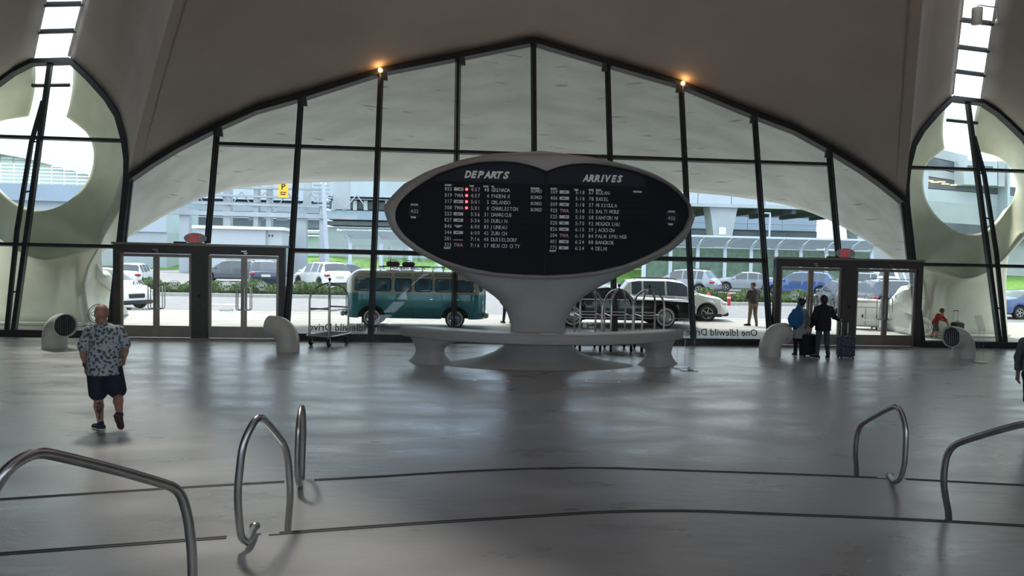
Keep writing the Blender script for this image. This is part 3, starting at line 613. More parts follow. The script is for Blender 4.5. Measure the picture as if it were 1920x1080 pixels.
def rowset(rows_, x0, y0, dx, side):
    pit = 11.62
    for i, (fl, lg, led, tm_, gt, ct, bd) in enumerate(rows_):
        y = y0+pit*i; sl_ = .03; X_ = lambda d: x0+d-.12*i
        Y_ = lambda d: y+d*.024
        row = MB(); a = fpt(X_(-4), Y_(-4)+5.3); b = fpt(X_(185), Y_(185)+5.3)
        a2 = fpt(X_(-4), Y_(-4)-5.0); b2 = fpt(X_(185), Y_(185)-5.0)
        row.prism([a, b, b2, a2], YT-.006, YT+.012, lambda p, q, c: (p, c, q)); ro = row.build('flap_row', M['board'], sg)
        m_ = MB()
        def t_(tx, d, sp=1.0, h=6.6, mm=None):
            if not tx.strip(): return
            x, z = fpt(X_(d), Y_(d)+3.3); sz = h/FPX*SY/.70
            text(mm or m_, tx, sz, lambda p, q, c: (x+p*.8, YT-.012, z+q), space=sp, offset=.002)
        t_(fl, 0, 1.22)
        for ch, o_ in zip(tm_.replace(':', ''), (0, 7.5, 13)): t_(ch, dx+o_)
        t_(':', dx+4.5)
        for j, ch in enumerate(gt): t_(ch, dx+25+5*j)
        for j, ch in enumerate(ct): t_(ch, dx+38+5.0*j)
        for j, ch in enumerate(bd): t_(ch, 161+4.0*j, h=6.0)
        m_.build('lettering', M['flap'], ro, kind='stuff')
        a = fpt(X_(17), Y_(17)+2.9); b = fpt(X_(35), Y_(35)-2.9)
        if lg in (0, 3):
            MB().prism([a, (b[0], a[1]), b, (a[0], b[1])] if lg == 0 else [(a[0], a[1]), (b[0], a[1]), (b[0], a[1]+.015), (a[0], a[1]+.015)], YT-.012, YT, lambda p, q, c: (p, c, q)).build('airline_tile', M['tile'], ro)
            random.seed(i*7+side); mk = MB(); w_ = b[0]-a[0]; h_ = b[1]-a[1]
            u0 = random.uniform(.15, .5); mk.prism([(a[0]+w_*u0, a[1]+h_*.35), (a[0]+w_*min(.9, u0+.4), a[1]+h_*.35), (a[0]+w_*min(.95, u0+.45), a[1]+h_*.65), (a[0]+w_*(u0+.1), a[1]+h_*.6)], YT-.015, YT-.012, lambda p, q, c: (p, c, q)); mk.build('airline_mark', M['board2'], ro)
        elif lg == 2:
            cxm, czm = (a[0]+b[0])/2, (a[1]+b[1])/2
            MB().prism([(a[0], b[1]-.01), (cxm-.04, czm-.02), (cxm, a[1]), (cxm+.04, czm-.02), (b[0], b[1]-.01), (cxm+.04, czm+.025), (cxm-.04, czm+.025)], YT-.012, YT, lambda p, q, c: (p, c, q)).build('airline_mark', M['tile'], ro)
        else:
            mk = MB(); t_('TWA', 18, 1.0, 6.2, mk); mk.build('airline_mark', M['txt'] if lg == 1 else M['redtxt'], ro, kind='stuff')
        if led:
            p = fpt(X_(41), Y_(41)); MB().ell((p[0], YT-.012, p[1]), (.032, .02, .032), 12, 6).build('indicator_lamp', M['led'], ro, smooth=80)
rowset(left, 834, 354, 49, 0); rowset(right, 1032, 359.5, 47, 50)
for tx, px, py in (('FLIGHT', 834, 347), ('TIME', 880, 349), ('GATE', 906, 349.5), ('TO', 921, 350), ('REMARKS', 995, 353), ('FLIGHT', 1032, 354), ('TIME', 1076, 356), ('GATE', 1103, 356), ('FROM', 1117, 356.5), ('REMARKS', 1187, 359.5), ('FLIGHT', 832, 465), ('FLIGHT', 1030, 470.5)):
    btext(tx, px, py+1.2, 2.6, M['txt'], name='caption_lettering', offset=.004)
for px, py in ((769, 384), (1251, 397)):
    a = fpt(px-3, py+22); b = fpt(px+20, py+2); MB().prism([a, (b[0], a[1]), b, (a[0], b[1])], YT-.004, YT+.012, lambda p, q, c: (p, c, q)).build('clock_panel', M['board2'], sg)
    btext('LOCAL', px+1, py+1, 3.0, M['txt'], name='caption_lettering', offset=.004); btext('4:52', px+1, py+15, 6.2, M['txt'], name='clock_lettering', sx=.9); btext('TIME', px+1, py+25, 3.0, M['txt'], name='caption_lettering', offset=.004)
# ------------------------------------------------------------------ curved counter round the pedestal
bn = thing('counter', 'curved grey concrete counter on two flared legs in front of the pedestal', 'counter', (SX+.22, SY, 0))
def arc(u, r=0.0):     # u -1..1 along the counter, r = outward (towards the viewer)
    x = 3.52*math.sin(u*R(62))/math.sin(R(62)); y = .62-1.72*(math.cos(u*R(62))-math.cos(R(62)))/(1-math.cos(R(62)))
    tx = 3.52*math.cos(u*R(62)); ty = 1.72*math.sin(u*R(62))/(1-math.cos(R(62)))*math.sin(R(62)); l = math.hypot(tx, ty)
    return x+r*ty/l, y-r*tx/l
def arcpt(u, r, z): x, y = arc(u, r); return (x, y, z)
us = np.linspace(-1, 1, 61); rows = []
for u in us:
    e = 1-abs(u)**10; wd = .84*max(.12, e**.5); r1 = 0.0; r0 = -wd-.02
    rows.append([arcpt(u, r0, .80), arcpt(u, r0, .62), arcpt(u, -.06, .575), arcpt(u, -.01, .60), arcpt(u, 0, .63), arcpt(u, 0, .77), arcpt(u, -.03, .80), arcpt(u, -.10, .802)])
MB().rings(rows).build('counter_top', M['sign'], bn, smooth=40)
rows = []
for u in np.linspace(-.93, .93, 41):
    e = (1-(abs(u)/.93)**8)**.5; rows.append([arcpt(u, -.13-.03, .801), arcpt(u, -.13-.55*max(.1, e), .801), arcpt(u, -.13-.55*max(.1, e), .812), arcpt(u, -.13-.03, .812)])
MB().rings(rows).build('inlay_panel', pm('pale counter inlay', (.52, .51, .49), .45, var=.05), bn)
for s in (-1, 1):
    rows = []
    for t in np.linspace(0, 1, 15):
        z = .62*(1-t); pinch = math.sin(t*math.pi*.85)**1.0
        ua, ub = (.985-.10*pinch*.9-.01*t, .50+.14*pinch-.02*t+.06*min(1, t*3)-.0)
        fr_ = -.02-.05*pinch+.30*max(0, t-.6); bk_ = -.70+.12*pinch
        ring = []
        for k in range(32):
            q = 2*math.pi*k/32; a_ = (math.cos(q)); b_ = math.sin(q); a_ = math.copysign(abs(a_)**.7, a_); b_ = math.copysign(abs(b_)**.7, b_)
            ring.append(arcpt(s*((ua+ub)/2+(ua-ub)/2*a_), (fr_+bk_)/2+(fr_-bk_)/2*b_, z))
        rows.append(ring)
    MB().rings(rows).build('leg', M['sign'], bn, smooth=50)
tag(MB().box(-.18, .18, -.1, .1, 0, .006).build('paper_card', M['white']), 'small white card lying on the counter in front of the pedestal', 'card').location = (SX+.22-.1, SY-.82, .813)
# ------------------------------------------------------------------ handrails
def fillet(pts, r, n=6):
    """round the corners of a polyline"""
    P = [Vector([float(c) for c in p]) for p in pts]; out = [P[0]]
    for i in range(1, len(P)-1):
        a = (P[i-1]-P[i]); b = (P[i+1]-P[i]); rr_ = min(r, a.length*.45, b.length*.45); p0 = P[i]+a.normalized()*rr_; p1 = P[i]+b.normalized()*rr_
        for k in range(n+1): t = k/n; out.append(p0*(1-t)**2+P[i]*2*t*(1-t)+p1*t*t)
    out.append(P[-1]); return out
def rail(label, base, pts, r=.029, par=None):
    o = thing('handrail', label, 'handrail', tuple(base), group='tubular steel handrails on the steps')
    P = fillet(pts, .22, 8)
    P = catmull([tuple(p) for p in P], 90)
    MB().tube([(p[0]-base[0], p[1]-base[1], p[2]-base[2]) for p in P], r, 12).build('tube', M['rail'], o, smooth=60)
    for e in (P[0], P[-1]): MB().ell((e[0]-base[0], e[1]-base[1], e[2]-base[2]), (r*1.5, r*1.5, r*1.2), 12, 6).build('end_collar', M['rail'], o, smooth=60)
    return o
A = at_y
# hoop on the second step, left
yb = 5.95
h = [A(540, 1000, 6.35), A(540, 985, 6.35), A(545, 930, 6.33), A(539, 838, 6.3), A(484, 776, 5.72), A(455, 830, 5.62), A(444, 930, 5.6), A(452, 1008, 5.62), A(464, 1018, 5.64), A(478, 987, 5.98)]
h[0] = np.array([h[1][0], h[1][1], .15])
rail('steel hoop handrail on the left of the second step', (h[1][0], h[1][1], .15), h)
# slim hoop seen edge-on at the first step, left
h = [A(567, 905, 8.02), A(567, 870, 8.02), A(570, 800, 8.0), A(566.5, 756, 7.7), A(560, 790, 7.42), A(557, 860, 7.4), A(558, 895, 7.4), A(561, 909, 7.45), A(562.5, 903, 7.86)]
h[0] = np.array([h[1][0], h[1][1], 0.0])
rail('steel hoop handrail seen edge-on at the left of the first step', (h[1][0], h[1][1], 0), h)
# right hoop on the first step
h = [A(1607, 900, 8.25), A(1606, 880, 8.25), A(1603, 845, 8.22), A(1609, 798, 8.2), A(1684, 757, 7.6), A(1699, 800, 7.45), A(1696, 870, 7.43), A(1688, 897, 7.45), A(1678, 904, 7.5), A(1668, 891, 7.92)]
h[0] = np.array([h[1][0], h[1][1], 0.0])
rail('steel hoop handrail on the right of the first step', (h[1][0], h[1][1], 0), h)
# right long rail on the second step
h = [A(1785, 980, 6.35), A(1779, 965, 6.35), A(1767, 900, 6.32), A(1778, 836, 6.3), A(1922, 793, 5.65), A(1975, 800, 5.5), A(1992, 900, 5.45), A(1985, 985, 5.5), A(1965, 990, 5.8)]
h[0] = np.array([h[1][0], h[1][1], .15])
rail('steel handrail rising to the right edge on the second step', (h[1][0], h[1][1], .15), h)
# big left rail nearest to the viewpoint
h = [A(357, 1180, 4.5), A(362, 1050, 4.5), A(352, 965, 4.5), A(336, 915, 4.48), A(70, 845, 3.95), A(15, 875, 3.82), A(-30, 950, 3.78), A(-45, 1100, 3.8), A(-25, 1180, 3.85), A(0, 1170, 4.12)]
h[0] = np.array([h[1][0]-.01, h[1][1], .30]); h[-1][2] = max(h[-1][2], .46); h[-2][2] = max(h[-2][2], .5); 
rail('large steel handrail nearest the viewpoint at lower left', (h[0][0], h[0][1], .30), h)
# ------------------------------------------------------------------ floor slots in front of the counter
for px, py, nm in ((922, 714, 'left'), (1130, 715, 'right')):
    p = at_z(px, py); o = thing('floor_slot', 'thin metal floor slot in front of the counter, %s one' % nm, 'floor slot', (p[0], p[1], 0), R(-3), group='floor slots before the counter')
    MB().box(-.36, .36, -.035, .035, 0, .006).build('frame', M['chrome'], o)
    MB().box(-.33, .33, -.018, .018, .0061, .008).build('slot', M['steel'], o)
# ------------------------------------------------------------------ air outlet elbows
M['duct'] = pm('warm white painted metal', (.52, .51, .46), .32, var=.06, scale=3)
def duct(px, py, rz, label, bow=1.0, grille=True):
    p = at_z(px, py); o = thing('air_duct', label, 'air duct', (p[0], p[1], 0), rz, group='elbow shaped air outlets along the glass')
    r = .29; rows = []; n = 28
    path = [(0, 0), (0, .15), (0, .28)]; c = (.42*bow, .30); 
    pts = [(0., 0., r*1.0), (0., .16, r*1.0)]
    for i in range(13):
        q = math.pi-(math.pi/2)*i/12*1.02; pts.append((.40+.40*math.cos(q), .20+.40*math.sin(q), r))
    pts.append((.52, .60, r*1.03))
    for i, (x, z, rr_) in enumerate(pts):
        a = pts[max(0, i-1)]; b = pts[min(len(pts)-1, i+1)]; tx, tz = b[0]-a[0], b[1]-a[1]; l = math.hypot(tx, tz); tx /= l; tz /= l
        if i < 2: tx, tz = 0, 1
        rows.append([(x-tz*rr_*math.cos(2*math.pi*k/n), rr_*math.sin(2*math.pi*k/n), z+tx*rr_*math.cos(2*math.pi*k/n)) for k in range(n)])
    # lip turned inwards
    last = rows[-1]; cx_, cz_ = pts[-1][0], pts[-1][1]
    ins = lambda k_, dx: [(cx_+(x-cx_)*k_+dx, y*k_, cz_+(z-cz_)*k_) for x, y, z in last]
    rows += [ins(.99, .015), ins(.9, .015), ins(.87, -.05)]
    MB().rings(rows, caps=False).build('elbow', M['duct'], o, smooth=50)
    MB().prism([(a, b) for a, b in ellipse(0, 0, r*.86, r*.86, 28)], -.06, -.05, lambda a, b, cc: (cx_+cc, a, cz_+b)).build('back_plate', M['steel'], o)
    for i in range(9):
        y = -.22+.055*i; hh = math.sqrt(max(.001, (r*.84)**2-y*y)); MB().box(cx_-.045, cx_-.01, y-.006, y+.006, cz_-hh, cz_+hh).build('grille_slat', M['rail'], o)
    return o
duct(103, 652, R(-38), 'leftmost cream elbow air outlet with its round grille showing')
duct(540, 658, R(158), 'cream elbow air outlet right of the left doors')
duct(1443, 667, R(22), 'cream elbow air outlet left of the right doors')
duct(1806, 671, R(198), 'rightmost cream elbow air outlet with its round grille showing')
# ------------------------------------------------------------------ luggage carts
M['brass'] = pm('aged nickel tube', (.50, .48, .44), .28, metal=1.0, var=.1)
M['carpet'] = pm('cart deck carpet', (.09, .085, .08), .95, var=.2, scale=30)
def cart(x, y, rz, label):
    o = thing('luggage_cart', label, 'luggage cart', (x, y, 0), rz, group='birdcage luggage carts')
    a, b = .52, .30; zd = .30; H = 1.78
    MB().prism(rrect(-a-.06, a+.06, -b-.06, b+.06, .1, 4), zd-.05, zd).build('deck', M['carpet'], o)
    MB().tube([(x_, y_, zd-.02) for x_, y_ in rrect(-a-.08, a+.08, -b-.08, b+.08, .12, 5)], .022, 8, closed=True).build('bumper', M['brass'], o, smooth=60)
    for sx in (-1, 1):
        for sy in (-1, 1):
            pts = [(sx*a, sy*b, zd), (sx*a, sy*b, 1.25)]+[(sx*a*math.cos(q), sy*b*math.cos(q), 1.25+.45*math.sin(q)) for q in [R(k) for k in (15, 30, 45, 60, 75, 88)]]
            MB().tube(pts, .027, 10).build('post', M['brass'], o, smooth=60)
            w_ = MB(); w_.M = Matrix.Translation((sx*(a-.05), sy*(b-.02), .095)) @ Matrix.Rotation(R(90), 4, 'X')
            w_.rings([[(rr_*math.cos(2*math.pi*k/18), rr_*math.sin(2*math.pi*k/18), z) for k in range(18)] for rr_, z in ((.055, -.024), (.088, -.024), (.095, -.012), (.095, .012), (.088, .024), (.055, .024))])
            c = w_.build('wheel', M['black'], o, smooth=40)
            MB().box(sx*(a-.05)-.02, sx*(a-.05)+.02, sy*(b-.02)-.04, sy*(b-.02)-.03, .09, zd-.05).box(sx*(a-.05)-.02, sx*(a-.05)+.02, sy*(b-.02)+.03, sy*(b-.02)+.04, .09, zd-.05).cyl((sx*(a-.05), sy*(b-.02)-.042, .095), (sx*(a-.05), sy*(b-.02)+.042, .095), .02, n=8).build('caster_fork', M['chrome'], o)
    for sx in (-1, 1): MB().cyl((sx*a, -b, 1.02), (sx*a, b, 1.02), .022, n=8).build('cross_rail', M['brass'], o, smooth=60)
    for sy in (-1, 1): MB().cyl((-a, sy*b, .98), (a, sy*b, .98), .02, n=8).build('side_rail', M['brass'], o, smooth=60)
    MB().lathe([(.05, 1.66), (.06, 1.69), (.05, 1.72), (.015, 1.73), (.014, 1.76), (.03, 1.775), (.042, 1.81), (.03, 1.845), (.01, 1.855)], 14).build('finial', M['steel'], o, smooth=60)
p = at_z(623, 641); cart(p[0], 20.9, R(68), 'birdcage luggage cart standing alone left of the pedestal')
for px, lab in ((1103, 'luggage cart behind the counter, nearest the pedestal'), (1160, 'middle luggage cart of the row behind the counter'), (1217, 'luggage cart behind the counter, farthest from the pedestal')):
    p = at_y(px, 600, 20.3); cart(p[0], 20.35, R(88), 'birdcage '+lab)
# ------------------------------------------------------------------ clear acrylic stands
def stand(px, py, rz, label, h=1.25):
    p = at_z(px, py); o = thing('acrylic_stand', label, 'sign stand', (p[0], p[1], 0), rz, group='clear acrylic sign stands')
    MB().box(-.2, .2, -.14, .14, 0, .02, .006).build('base', M['clear'], o)
    MB().box(-.12, -.10, -.012, .012, .02, h).box(.10, .12, -.012, .012, .02, h).build('upright', M['clear'], o, kind='stuff')
    MB().prism([(-.02, h-.05), (0, h-.06), (.12, h+.34), (.10, h+.35)], -.17, .17, lambda a, b, c: (c, a, b)).build('holder', M['clear'], o)
    return o
stand(1292, 695, R(-12), 'nearer clear acrylic stand at the right end of the counter', .86)
stand(1277, 690, R(12), 'clear acrylic stand just behind the one at the counter end', .92)
stand(1838, 680, R(25), 'clear acrylic stand beside the rightmost air outlet', .9)
# ------------------------------------------------------------------ wall lamp on the right skylight edge
def curb_pt(s, t, inner=False):
    e1 = gl((14.24 if inner else 15.32)*s, 8.2, -.02); T1 = CEN+np.array([(tw+(0 if inner else .9))*s, .8, 0]); return bez(e1, ctrl(e1, T1), T1, 200)[int(t*199)]
p = A(1832, 30, 19.6)
wlp = thing('wall_lamp', 'cylinder wall lamp on a bent arm beside the right skylight', 'lamp', (p[0], p[1], p[2]))
MB().lathe([(.13, -.22), (.135, -.21), (.135, .2), (.13, .22), (.04, .225)], 18).build('shade', M['duct'], wlp, smooth=40)
q = A(1869, 32, 19.9); MB().tube([(0, 0, .22), (0, 0, .29), (.06, .02, .31), (float(q[0]-p[0])-.08, .2, .33), (float(q[0]-p[0]), .28, .25), (float(q[0]-p[0])+.02, .3, 0)], .018, 8).build('arm', M['duct'], wlp, smooth=60)
MB().ell((float(q[0]-p[0])+.03, .32, -.02), (.05, .05, .09)).build('wall_plate', M['duct'], wlp, smooth=60)
# ------------------------------------------------------------------ people: smooth implicit bodies
def sdf_field(prims, X_, Y_, Z_, k):
    d = None
    for pr in prims:
        if pr[0] == 'c':
            _, a, b, ra, rb, s = pr
            s = np.array(s); a = np.array(a)/s; b = np.array(b)/s
            px, py, pz = X_/s[0]-a[0], Y_/s[1]-a[1], Z_/s[2]-a[2]; ba = b-a; L = max(1e-9, ba@ba)
            t = np.clip((px*ba[0]+py*ba[1]+pz*ba[2])/L, 0, 1)
            q = (np.sqrt((px-t*ba[0])**2+(py-t*ba[1])**2+(pz-t*ba[2])**2)-(ra+(rb-ra)*t))*s.min()
        else:
            _, c, r = pr; r = np.array(r)
            kx, ky, kz = (X_-c[0])/r[0], (Y_-c[1])/r[1], (Z_-c[2])/r[2]
            q = (np.sqrt(kx*kx+ky*ky+kz*kz)-1)*r.min()
        if d is None: d = q
        else: h = np.clip(.5+.5*(d-q)/k, 0, 1); d = d*(1-h)+q*h-k*h*(1-h)
    return d
def C(a, b, ra, rb=None, s=(1, 1, 1)): return ('c', tuple(a), tuple(b), ra, ra if rb is None else rb, s)
def El(c, r): return ('e', tuple(c), tuple(r))
def surf(prims, res=.016, k=.03, cuts=(), keep=None, fn=None):
    lo = np.array([1e9]*3); hi = -lo
    for pr in prims:
        if pr[0] == 'c':
            rr_ = max(pr[3], pr[4])*max(pr[5]); 
            for e in (pr[1], pr[2]): lo = np.minimum(lo, np.array(e)-rr_); hi = np.maximum(hi, np.array(e)+rr_)
        else: lo = np.minimum(lo, np.array(pr[1])-np.array(pr[2])); hi = np.maximum(hi, np.array(pr[1])+np.array(pr[2]))
    lo -= res*3; hi += res*3; n = np.ceil((hi-lo)/res).astype(int)+1
    ax = [lo[i]+res*np.arange(n[i]) for i in range(3)]
    X_, Y_, Z_ = np.meshgrid(*ax, indexing='ij')
    d = sdf_field(prims, X_, Y_, Z_, k)
    for (pt, nn) in cuts:
        nn = np.array(nn, float); nn /= np.linalg.norm(nn); d = np.maximum(d, (X_-pt[0])*nn[0]+(Y_-pt[1])*nn[1]+(Z_-pt[2])*nn[2])
    if keep is not None: d = np.maximum(d, sdf_field(keep, X_, Y_, Z_, k))
    if fn is not None: d = fn(d, X_, Y_, Z_)
    ins = d < 0
    c8 = [(i, j, l) for i in (0, 1) for j in (0, 1) for l in (0, 1)]
    sh = tuple(q-1 for q in ins.shape)
    sub = lambda A_, o: A_[o[0]:o[0]+sh[0], o[1]:o[1]+sh[1], o[2]:o[2]+sh[2]]
    cnt = sum(sub(ins, o).astype(np.int8) for o in c8); act = (cnt > 0) & (cnt < 8)
    idx = -np.ones(sh, int); ii = np.argwhere(act); idx[act] = np.arange(len(ii))
    acc = np.zeros((len(ii), 3)); num = np.zeros(len(ii))
    for o in c8:
        for a_ in range(3):
            if o[a_]: continue
            o2 = list(o); o2[a_] = 1
            v0 = sub(d, o)[act]; v1 = sub(d, tuple(o2))[act]; m = (v0 < 0) != (v1 < 0); t = np.where(m, v0/np.where(m, v0-v1, 1), 0)
            p_ = np.array(o, float)[None]+np.zeros((len(ii), 3)); p_[:, a_] = t; acc[m] += p_[m]; num[m] += 1
    vs = lo+res*(ii+acc/num[:, None])
    fs = []
    for a_ in range(3):
        b_, c_ = (a_+1) % 3, (a_+2) % 3
        s0 = [slice(None)]*3; s1 = [slice(None)]*3; s0[a_] = slice(0, -1); s1[a_] = slice(1, None)
        m = ins[tuple(s0)] != ins[tuple(s1)]; e = np.argwhere(m)
        e = e[(e[:, b_] > 0) & (e[:, c_] > 0) & (e[:, b_] < sh[b_]) & (e[:, c_] < sh[c_]) & (e[:, a_] < sh[a_])]
        def ix(db, dc): q = e.copy(); q[:, b_] -= db; q[:, c_] -= dc; return idx[q[:, 0], q[:, 1], q[:, 2]]
        quad = np.stack([ix(1, 1), ix(0, 1), ix(0, 0), ix(1, 0)], 1); flip = ins[tuple(s0)][m][:len(e)] if False else ins[e[:, 0], e[:, 1], e[:, 2]]
        quad[~flip] = quad[~flip][:, ::-1]; fs.append(quad)
    fs = np.concatenate(fs); return vs, fs
def put(name, parts, mat, parent, label=None):
    vs = []; fs = []; n = 0
    for v, f in parts: vs.append(v); fs.append(f+n); n += len(v)
    vs = np.concatenate(vs); fs = np.concatenate(fs)
    me = bpy.data.meshes.new(name); me.from_pydata(vs.tolist(), [], fs.tolist()); me.polygons.foreach_set('use_smooth', [True]*len(fs)); me.materials.append(mat); me.update()
    o = bpy.data.objects.new(name, me); col.objects.link(o); o.parent = parent
    if label: o['label'] = label
    return o
def va(*p): return np.array(p, float)
def hand(w_, d, side, up_, curl=.35, s=1.0):
    """palm, four unequal bent fingers and a thumb from the side of the palm; d = pointing direction, side = thumb side"""
    d = d/np.linalg.norm(d); side = side-d*(side@d); side /= np.linalg.norm(side); nn = np.cross(d, side)
    if nn@up_ < 0: nn = -nn
    P = [C(w_, w_+d*.085*s, .026*s, .030*s, (1, 1, 1)), C(w_+side*.018*s+d*.03*s, w_+d*.08*s+side*.026*s, .018*s), C(w_-side*.018*s+d*.03*s, w_+d*.075*s-side*.026*s, .017*s)]
    for j, (o_, l) in enumerate(((.030, .072), (.010, .08), (-.011, .075), (-.030, .058))):
        b = w_+d*.085*s+side*o_*s; a1 = curl; a2 = curl*2.2
        d1 = d*math.cos(a1)-nn*math.sin(a1); d2 = d*math.cos(a2)-nn*math.sin(a2)
        m1 = b+d1*l*.55*s; P += [C(b, m1, .0095*s, .0088*s), C(m1, m1+d2*l*.5*s, .0088*s, .0075*s)]
    t0 = w_+d*.03*s+side*.028*s; td = d*.65+side*.6-nn*.35; td /= np.linalg.norm(td); t1 = t0+td*.045*s; td2 = d*.85+side*.2-nn*.4; td2 /= np.linalg.norm(td2)
    P += [C(t0, t1, .0125*s, .0105*s), C(t1, t1+td2*.034*s, .0105*s, .009*s)]
    return surf(P, .0055*s, .008)
M['skin'] = pm('skin', (.33, .18, .12), .55, var=.08, scale=9)
M['skin2'] = pm('fair skin', (.42, .25, .18), .55, var=.08, scale=9)
M['hair'] = pm('black hair', (.012, .010, .010), .5, var=.3, scale=40, stretch=(1, 1, .2))
M['brown_hair'] = pm('brown hair', (.05, .03, .018), .5, var=.3, scale=40)
def cloth(n, c, **k): k.setdefault('var', .15); k.setdefault('scale', 14); k.setdefault('bump', .25); k.setdefault('bscale', 9); return pm(n, c, .85, **k)
def person(label, loc, rz, J, S):
    """J: joints in the body's own frame (x right, y forward, z up); S: style"""
    o = thing('person', label, 'person', tuple(loc), rz); r = S.get('res', .02); b = S.get('bulk', 1.0); hs = S.get('head', 1.0); skin = S.get('skin', M['skin'])
    hd = va(*J['head']); nk = va(*J['neck']); ch = va(*J['chest']); pv = va(*J['pelvis']); face = va(*J.get('face', (0, 1, 0))); face = face/np.linalg.norm(face); sd_ = np.cross(face, va(0, 0, 1)); sd_ /= np.linalg.norm(sd_)
    # ---- skin: head with face, neck, arms, hands and bare legs in one mesh
    P = [El(hd+va(0, 0, .03*hs), (.080*hs, .096*hs, .098*hs)), C(hd+face*.03*hs-va(0, 0, .05*hs), hd+face*.045*hs-va(0, 0, .075*hs), .056*hs, .042*hs),
         C(hd+face*.086*hs+va(0, 0, .015*hs), hd+face*.103*hs-va(0, 0, .02*hs), .010*hs, .016*hs), C(hd+face*.082*hs+sd_*.03*hs-va(0, 0, .058*hs), hd+face*.082*hs-sd_*.03*hs-va(0, 0, .058*hs), .008*hs),
         C(hd-va(0, 0, .06), nk-va(0, 0, .03), .056*b**.7, .064*b**.8)]
    for e in (-1, 1):
        P += [El(hd+sd_*.083*hs*e+va(0, 0, .0), (.014*hs, .024*hs, .034*hs)), C(hd+face*.075*hs+sd_*.034*hs*e+va(0, 0, .038*hs), hd+face*.078*hs+sd_*.02*hs*e+va(0, 0, .036*hs), .012*hs)]
    parts = []
    for e in 'LR':
        sh, el_, wr = va(*J['sh'+e]), va(*J['el'+e]), va(*J['wr'+e])
        P += [C(sh, el_, .052*b, .043*b**.7), C(el_, el_+(wr-el_)*.35, .043*b**.7, .043*b**.7), C(el_+(wr-el_)*.35, wr, .043*b**.7, .028)]
        hdv = va(*J['hd'+e]) if 'hd'+e in J else (wr-el_); tsd = va(*J.get('th'+e, (0, 1, 0)))
        parts.append(hand(wr, hdv, tsd, va(*J.get('bk'+e, ((-1 if e == 'L' else 1), 0, .2))), J.get('curl'+e, .35), S.get('hand', 1.0)))
    if S.get('bare_legs'):
        for e in 'LR':
            hp, kn, an = va(*J['hp'+e]), va(*J['kn'+e]), va(*J['an'+e])
            back = va(0, -1, 0)
            P += [C(hp*.35+kn*.65, kn, .066*b**.6, .056*b**.5), C(kn, kn+(an-kn)*.35+back*.015, .056*b**.5, .062*b**.5), C(kn+(an-kn)*.35+back*.015, an, .060*b**.5, .036)]
    parts.append(surf(P, r, .02)); put('body', parts, skin, o)
    # ---- upper garment
    shl, shr = va(*J['shL']), va(*J['shR']); tw_, dp = S.get('waist', .17)*1.0, S.get('depth', .12)
    top = [C(ch+va(0, 0, .06), pv+va(0, 0, .02), S.get('chestw', .19), tw_, (1, dp/.17, 1)), C((shl*.8+ch*.2), (shr*.8+ch*.2), .072*b**.5, .072*b**.5), C(ch+va(0, 0, .08), nk-va(0, 0, .03), .11*b**.5, .064*b**.6)]
    if S.get('belly'): top.append(El(pv+va(0, .05, .16), (tw_*1.02, dp*1.35, .2)))
    for q in S.get('extra_top', []): top.append(q)
    sl_ = S.get('sleeve', 1.0); loose = S.get('loose', .016)
    for e in 'LR':
        sh, el_, wr = va(*J['sh'+e]), va(*J['el'+e]), va(*J['wr'+e])
        if sl_ <= 1: top.append(C(sh, sh+(el_-sh)*sl_, .060*b+loose*.3, .052*b+loose*1.6))
        else: top += [C(sh, el_, .058*b+loose*.3, .048*b**.7+loose), C(el_, el_+(wr-el_)*(sl_-1), .047*b**.7+loose, .038+loose)]
    hem = va(*J.get('hem', (pv[0], pv[1], pv[2]-S.get('hem', .08)))); top.append(C(pv+va(0, 0, .05), hem, tw_+.005, tw_+S.get('flare', .012), (1, dp/.17, 1)))
    cuts = [(hem, J.get('hemn', (0, 0, -1)))]
    put('shirt' if not S.get('top_name') else S['top_name'], [surf(top, r, .045, cuts)], S['top'], o)
    # ---- lower garment
    low = []; short = S.get('bare_legs')
    for e in 'LR':
        hp, kn, an = va(*J['hp'+e]), va(*J['kn'+e]), va(*J['an'+e]); lg = S.get('legw', 1.0)
        if short: low.append(C(hp, hp+(kn-hp)*S.get('short', .85), .098*b**.6*lg, .094*b**.6*lg))
        else: low += [C(hp, kn, .090*b**.7*lg, .066*b**.5*lg), C(kn, an+va(0, 0, .02), .064*b**.5*lg, .052*lg)]
    low.append(C((va(*J['hpL'])), (va(*J['hpR'])), .105*b**.6, .105*b**.6, (1, 1.0, 1.15))); low.append(C(pv, pv+va(0, 0, .06), tw_*.93, tw_*.9, (1, dp/.17, 1)))
    cl = []
    if short: kz = min(J['knL'][2], J['knR'][2]); 
    put('shorts' if short else 'trousers', [surf(low, r, .03 if short else .025, cl)], S['low'], o)
    # ---- shoes
    for e in 'LR':
        an = va(*J['an'+e]); td = va(*J.get('toe'+e, (0, 1, 0))); td = td/np.linalg.norm(td); upv = va(*J.get('sole'+e, (0, 0, 1))); upv = upv/np.linalg.norm(upv)
        k = S.get('shoe', 1.0); heel = an-upv*.045*k-td*.045*k; toe = an-upv*.055*k+td*.15*k
        pr = [C(heel, toe, .043*k, .040*k), C(an+upv*.02*k, heel+td*.05, .042*k, .046*k), C(heel+td*.07*k+upv*.012*k, toe-td*.03*k, .042*k, .034*k)]
        sole_pt = an-upv*.088*k
        so_ = put('shoe', [surf(pr, min(r, .014), .02, [(sole_pt+upv*.012, -upv)])], S['shoes'], o)
        put('sole', [surf([C(heel-upv*.02, toe-upv*.016, .045*k, .042*k)], min(r, .014), .01, [(sole_pt, -upv), (sole_pt+upv*.028, upv)])], S.get('soles'+e, S.get('soles', M['white'])), so_)
    # ---- hair
    hr = S.get('hair')
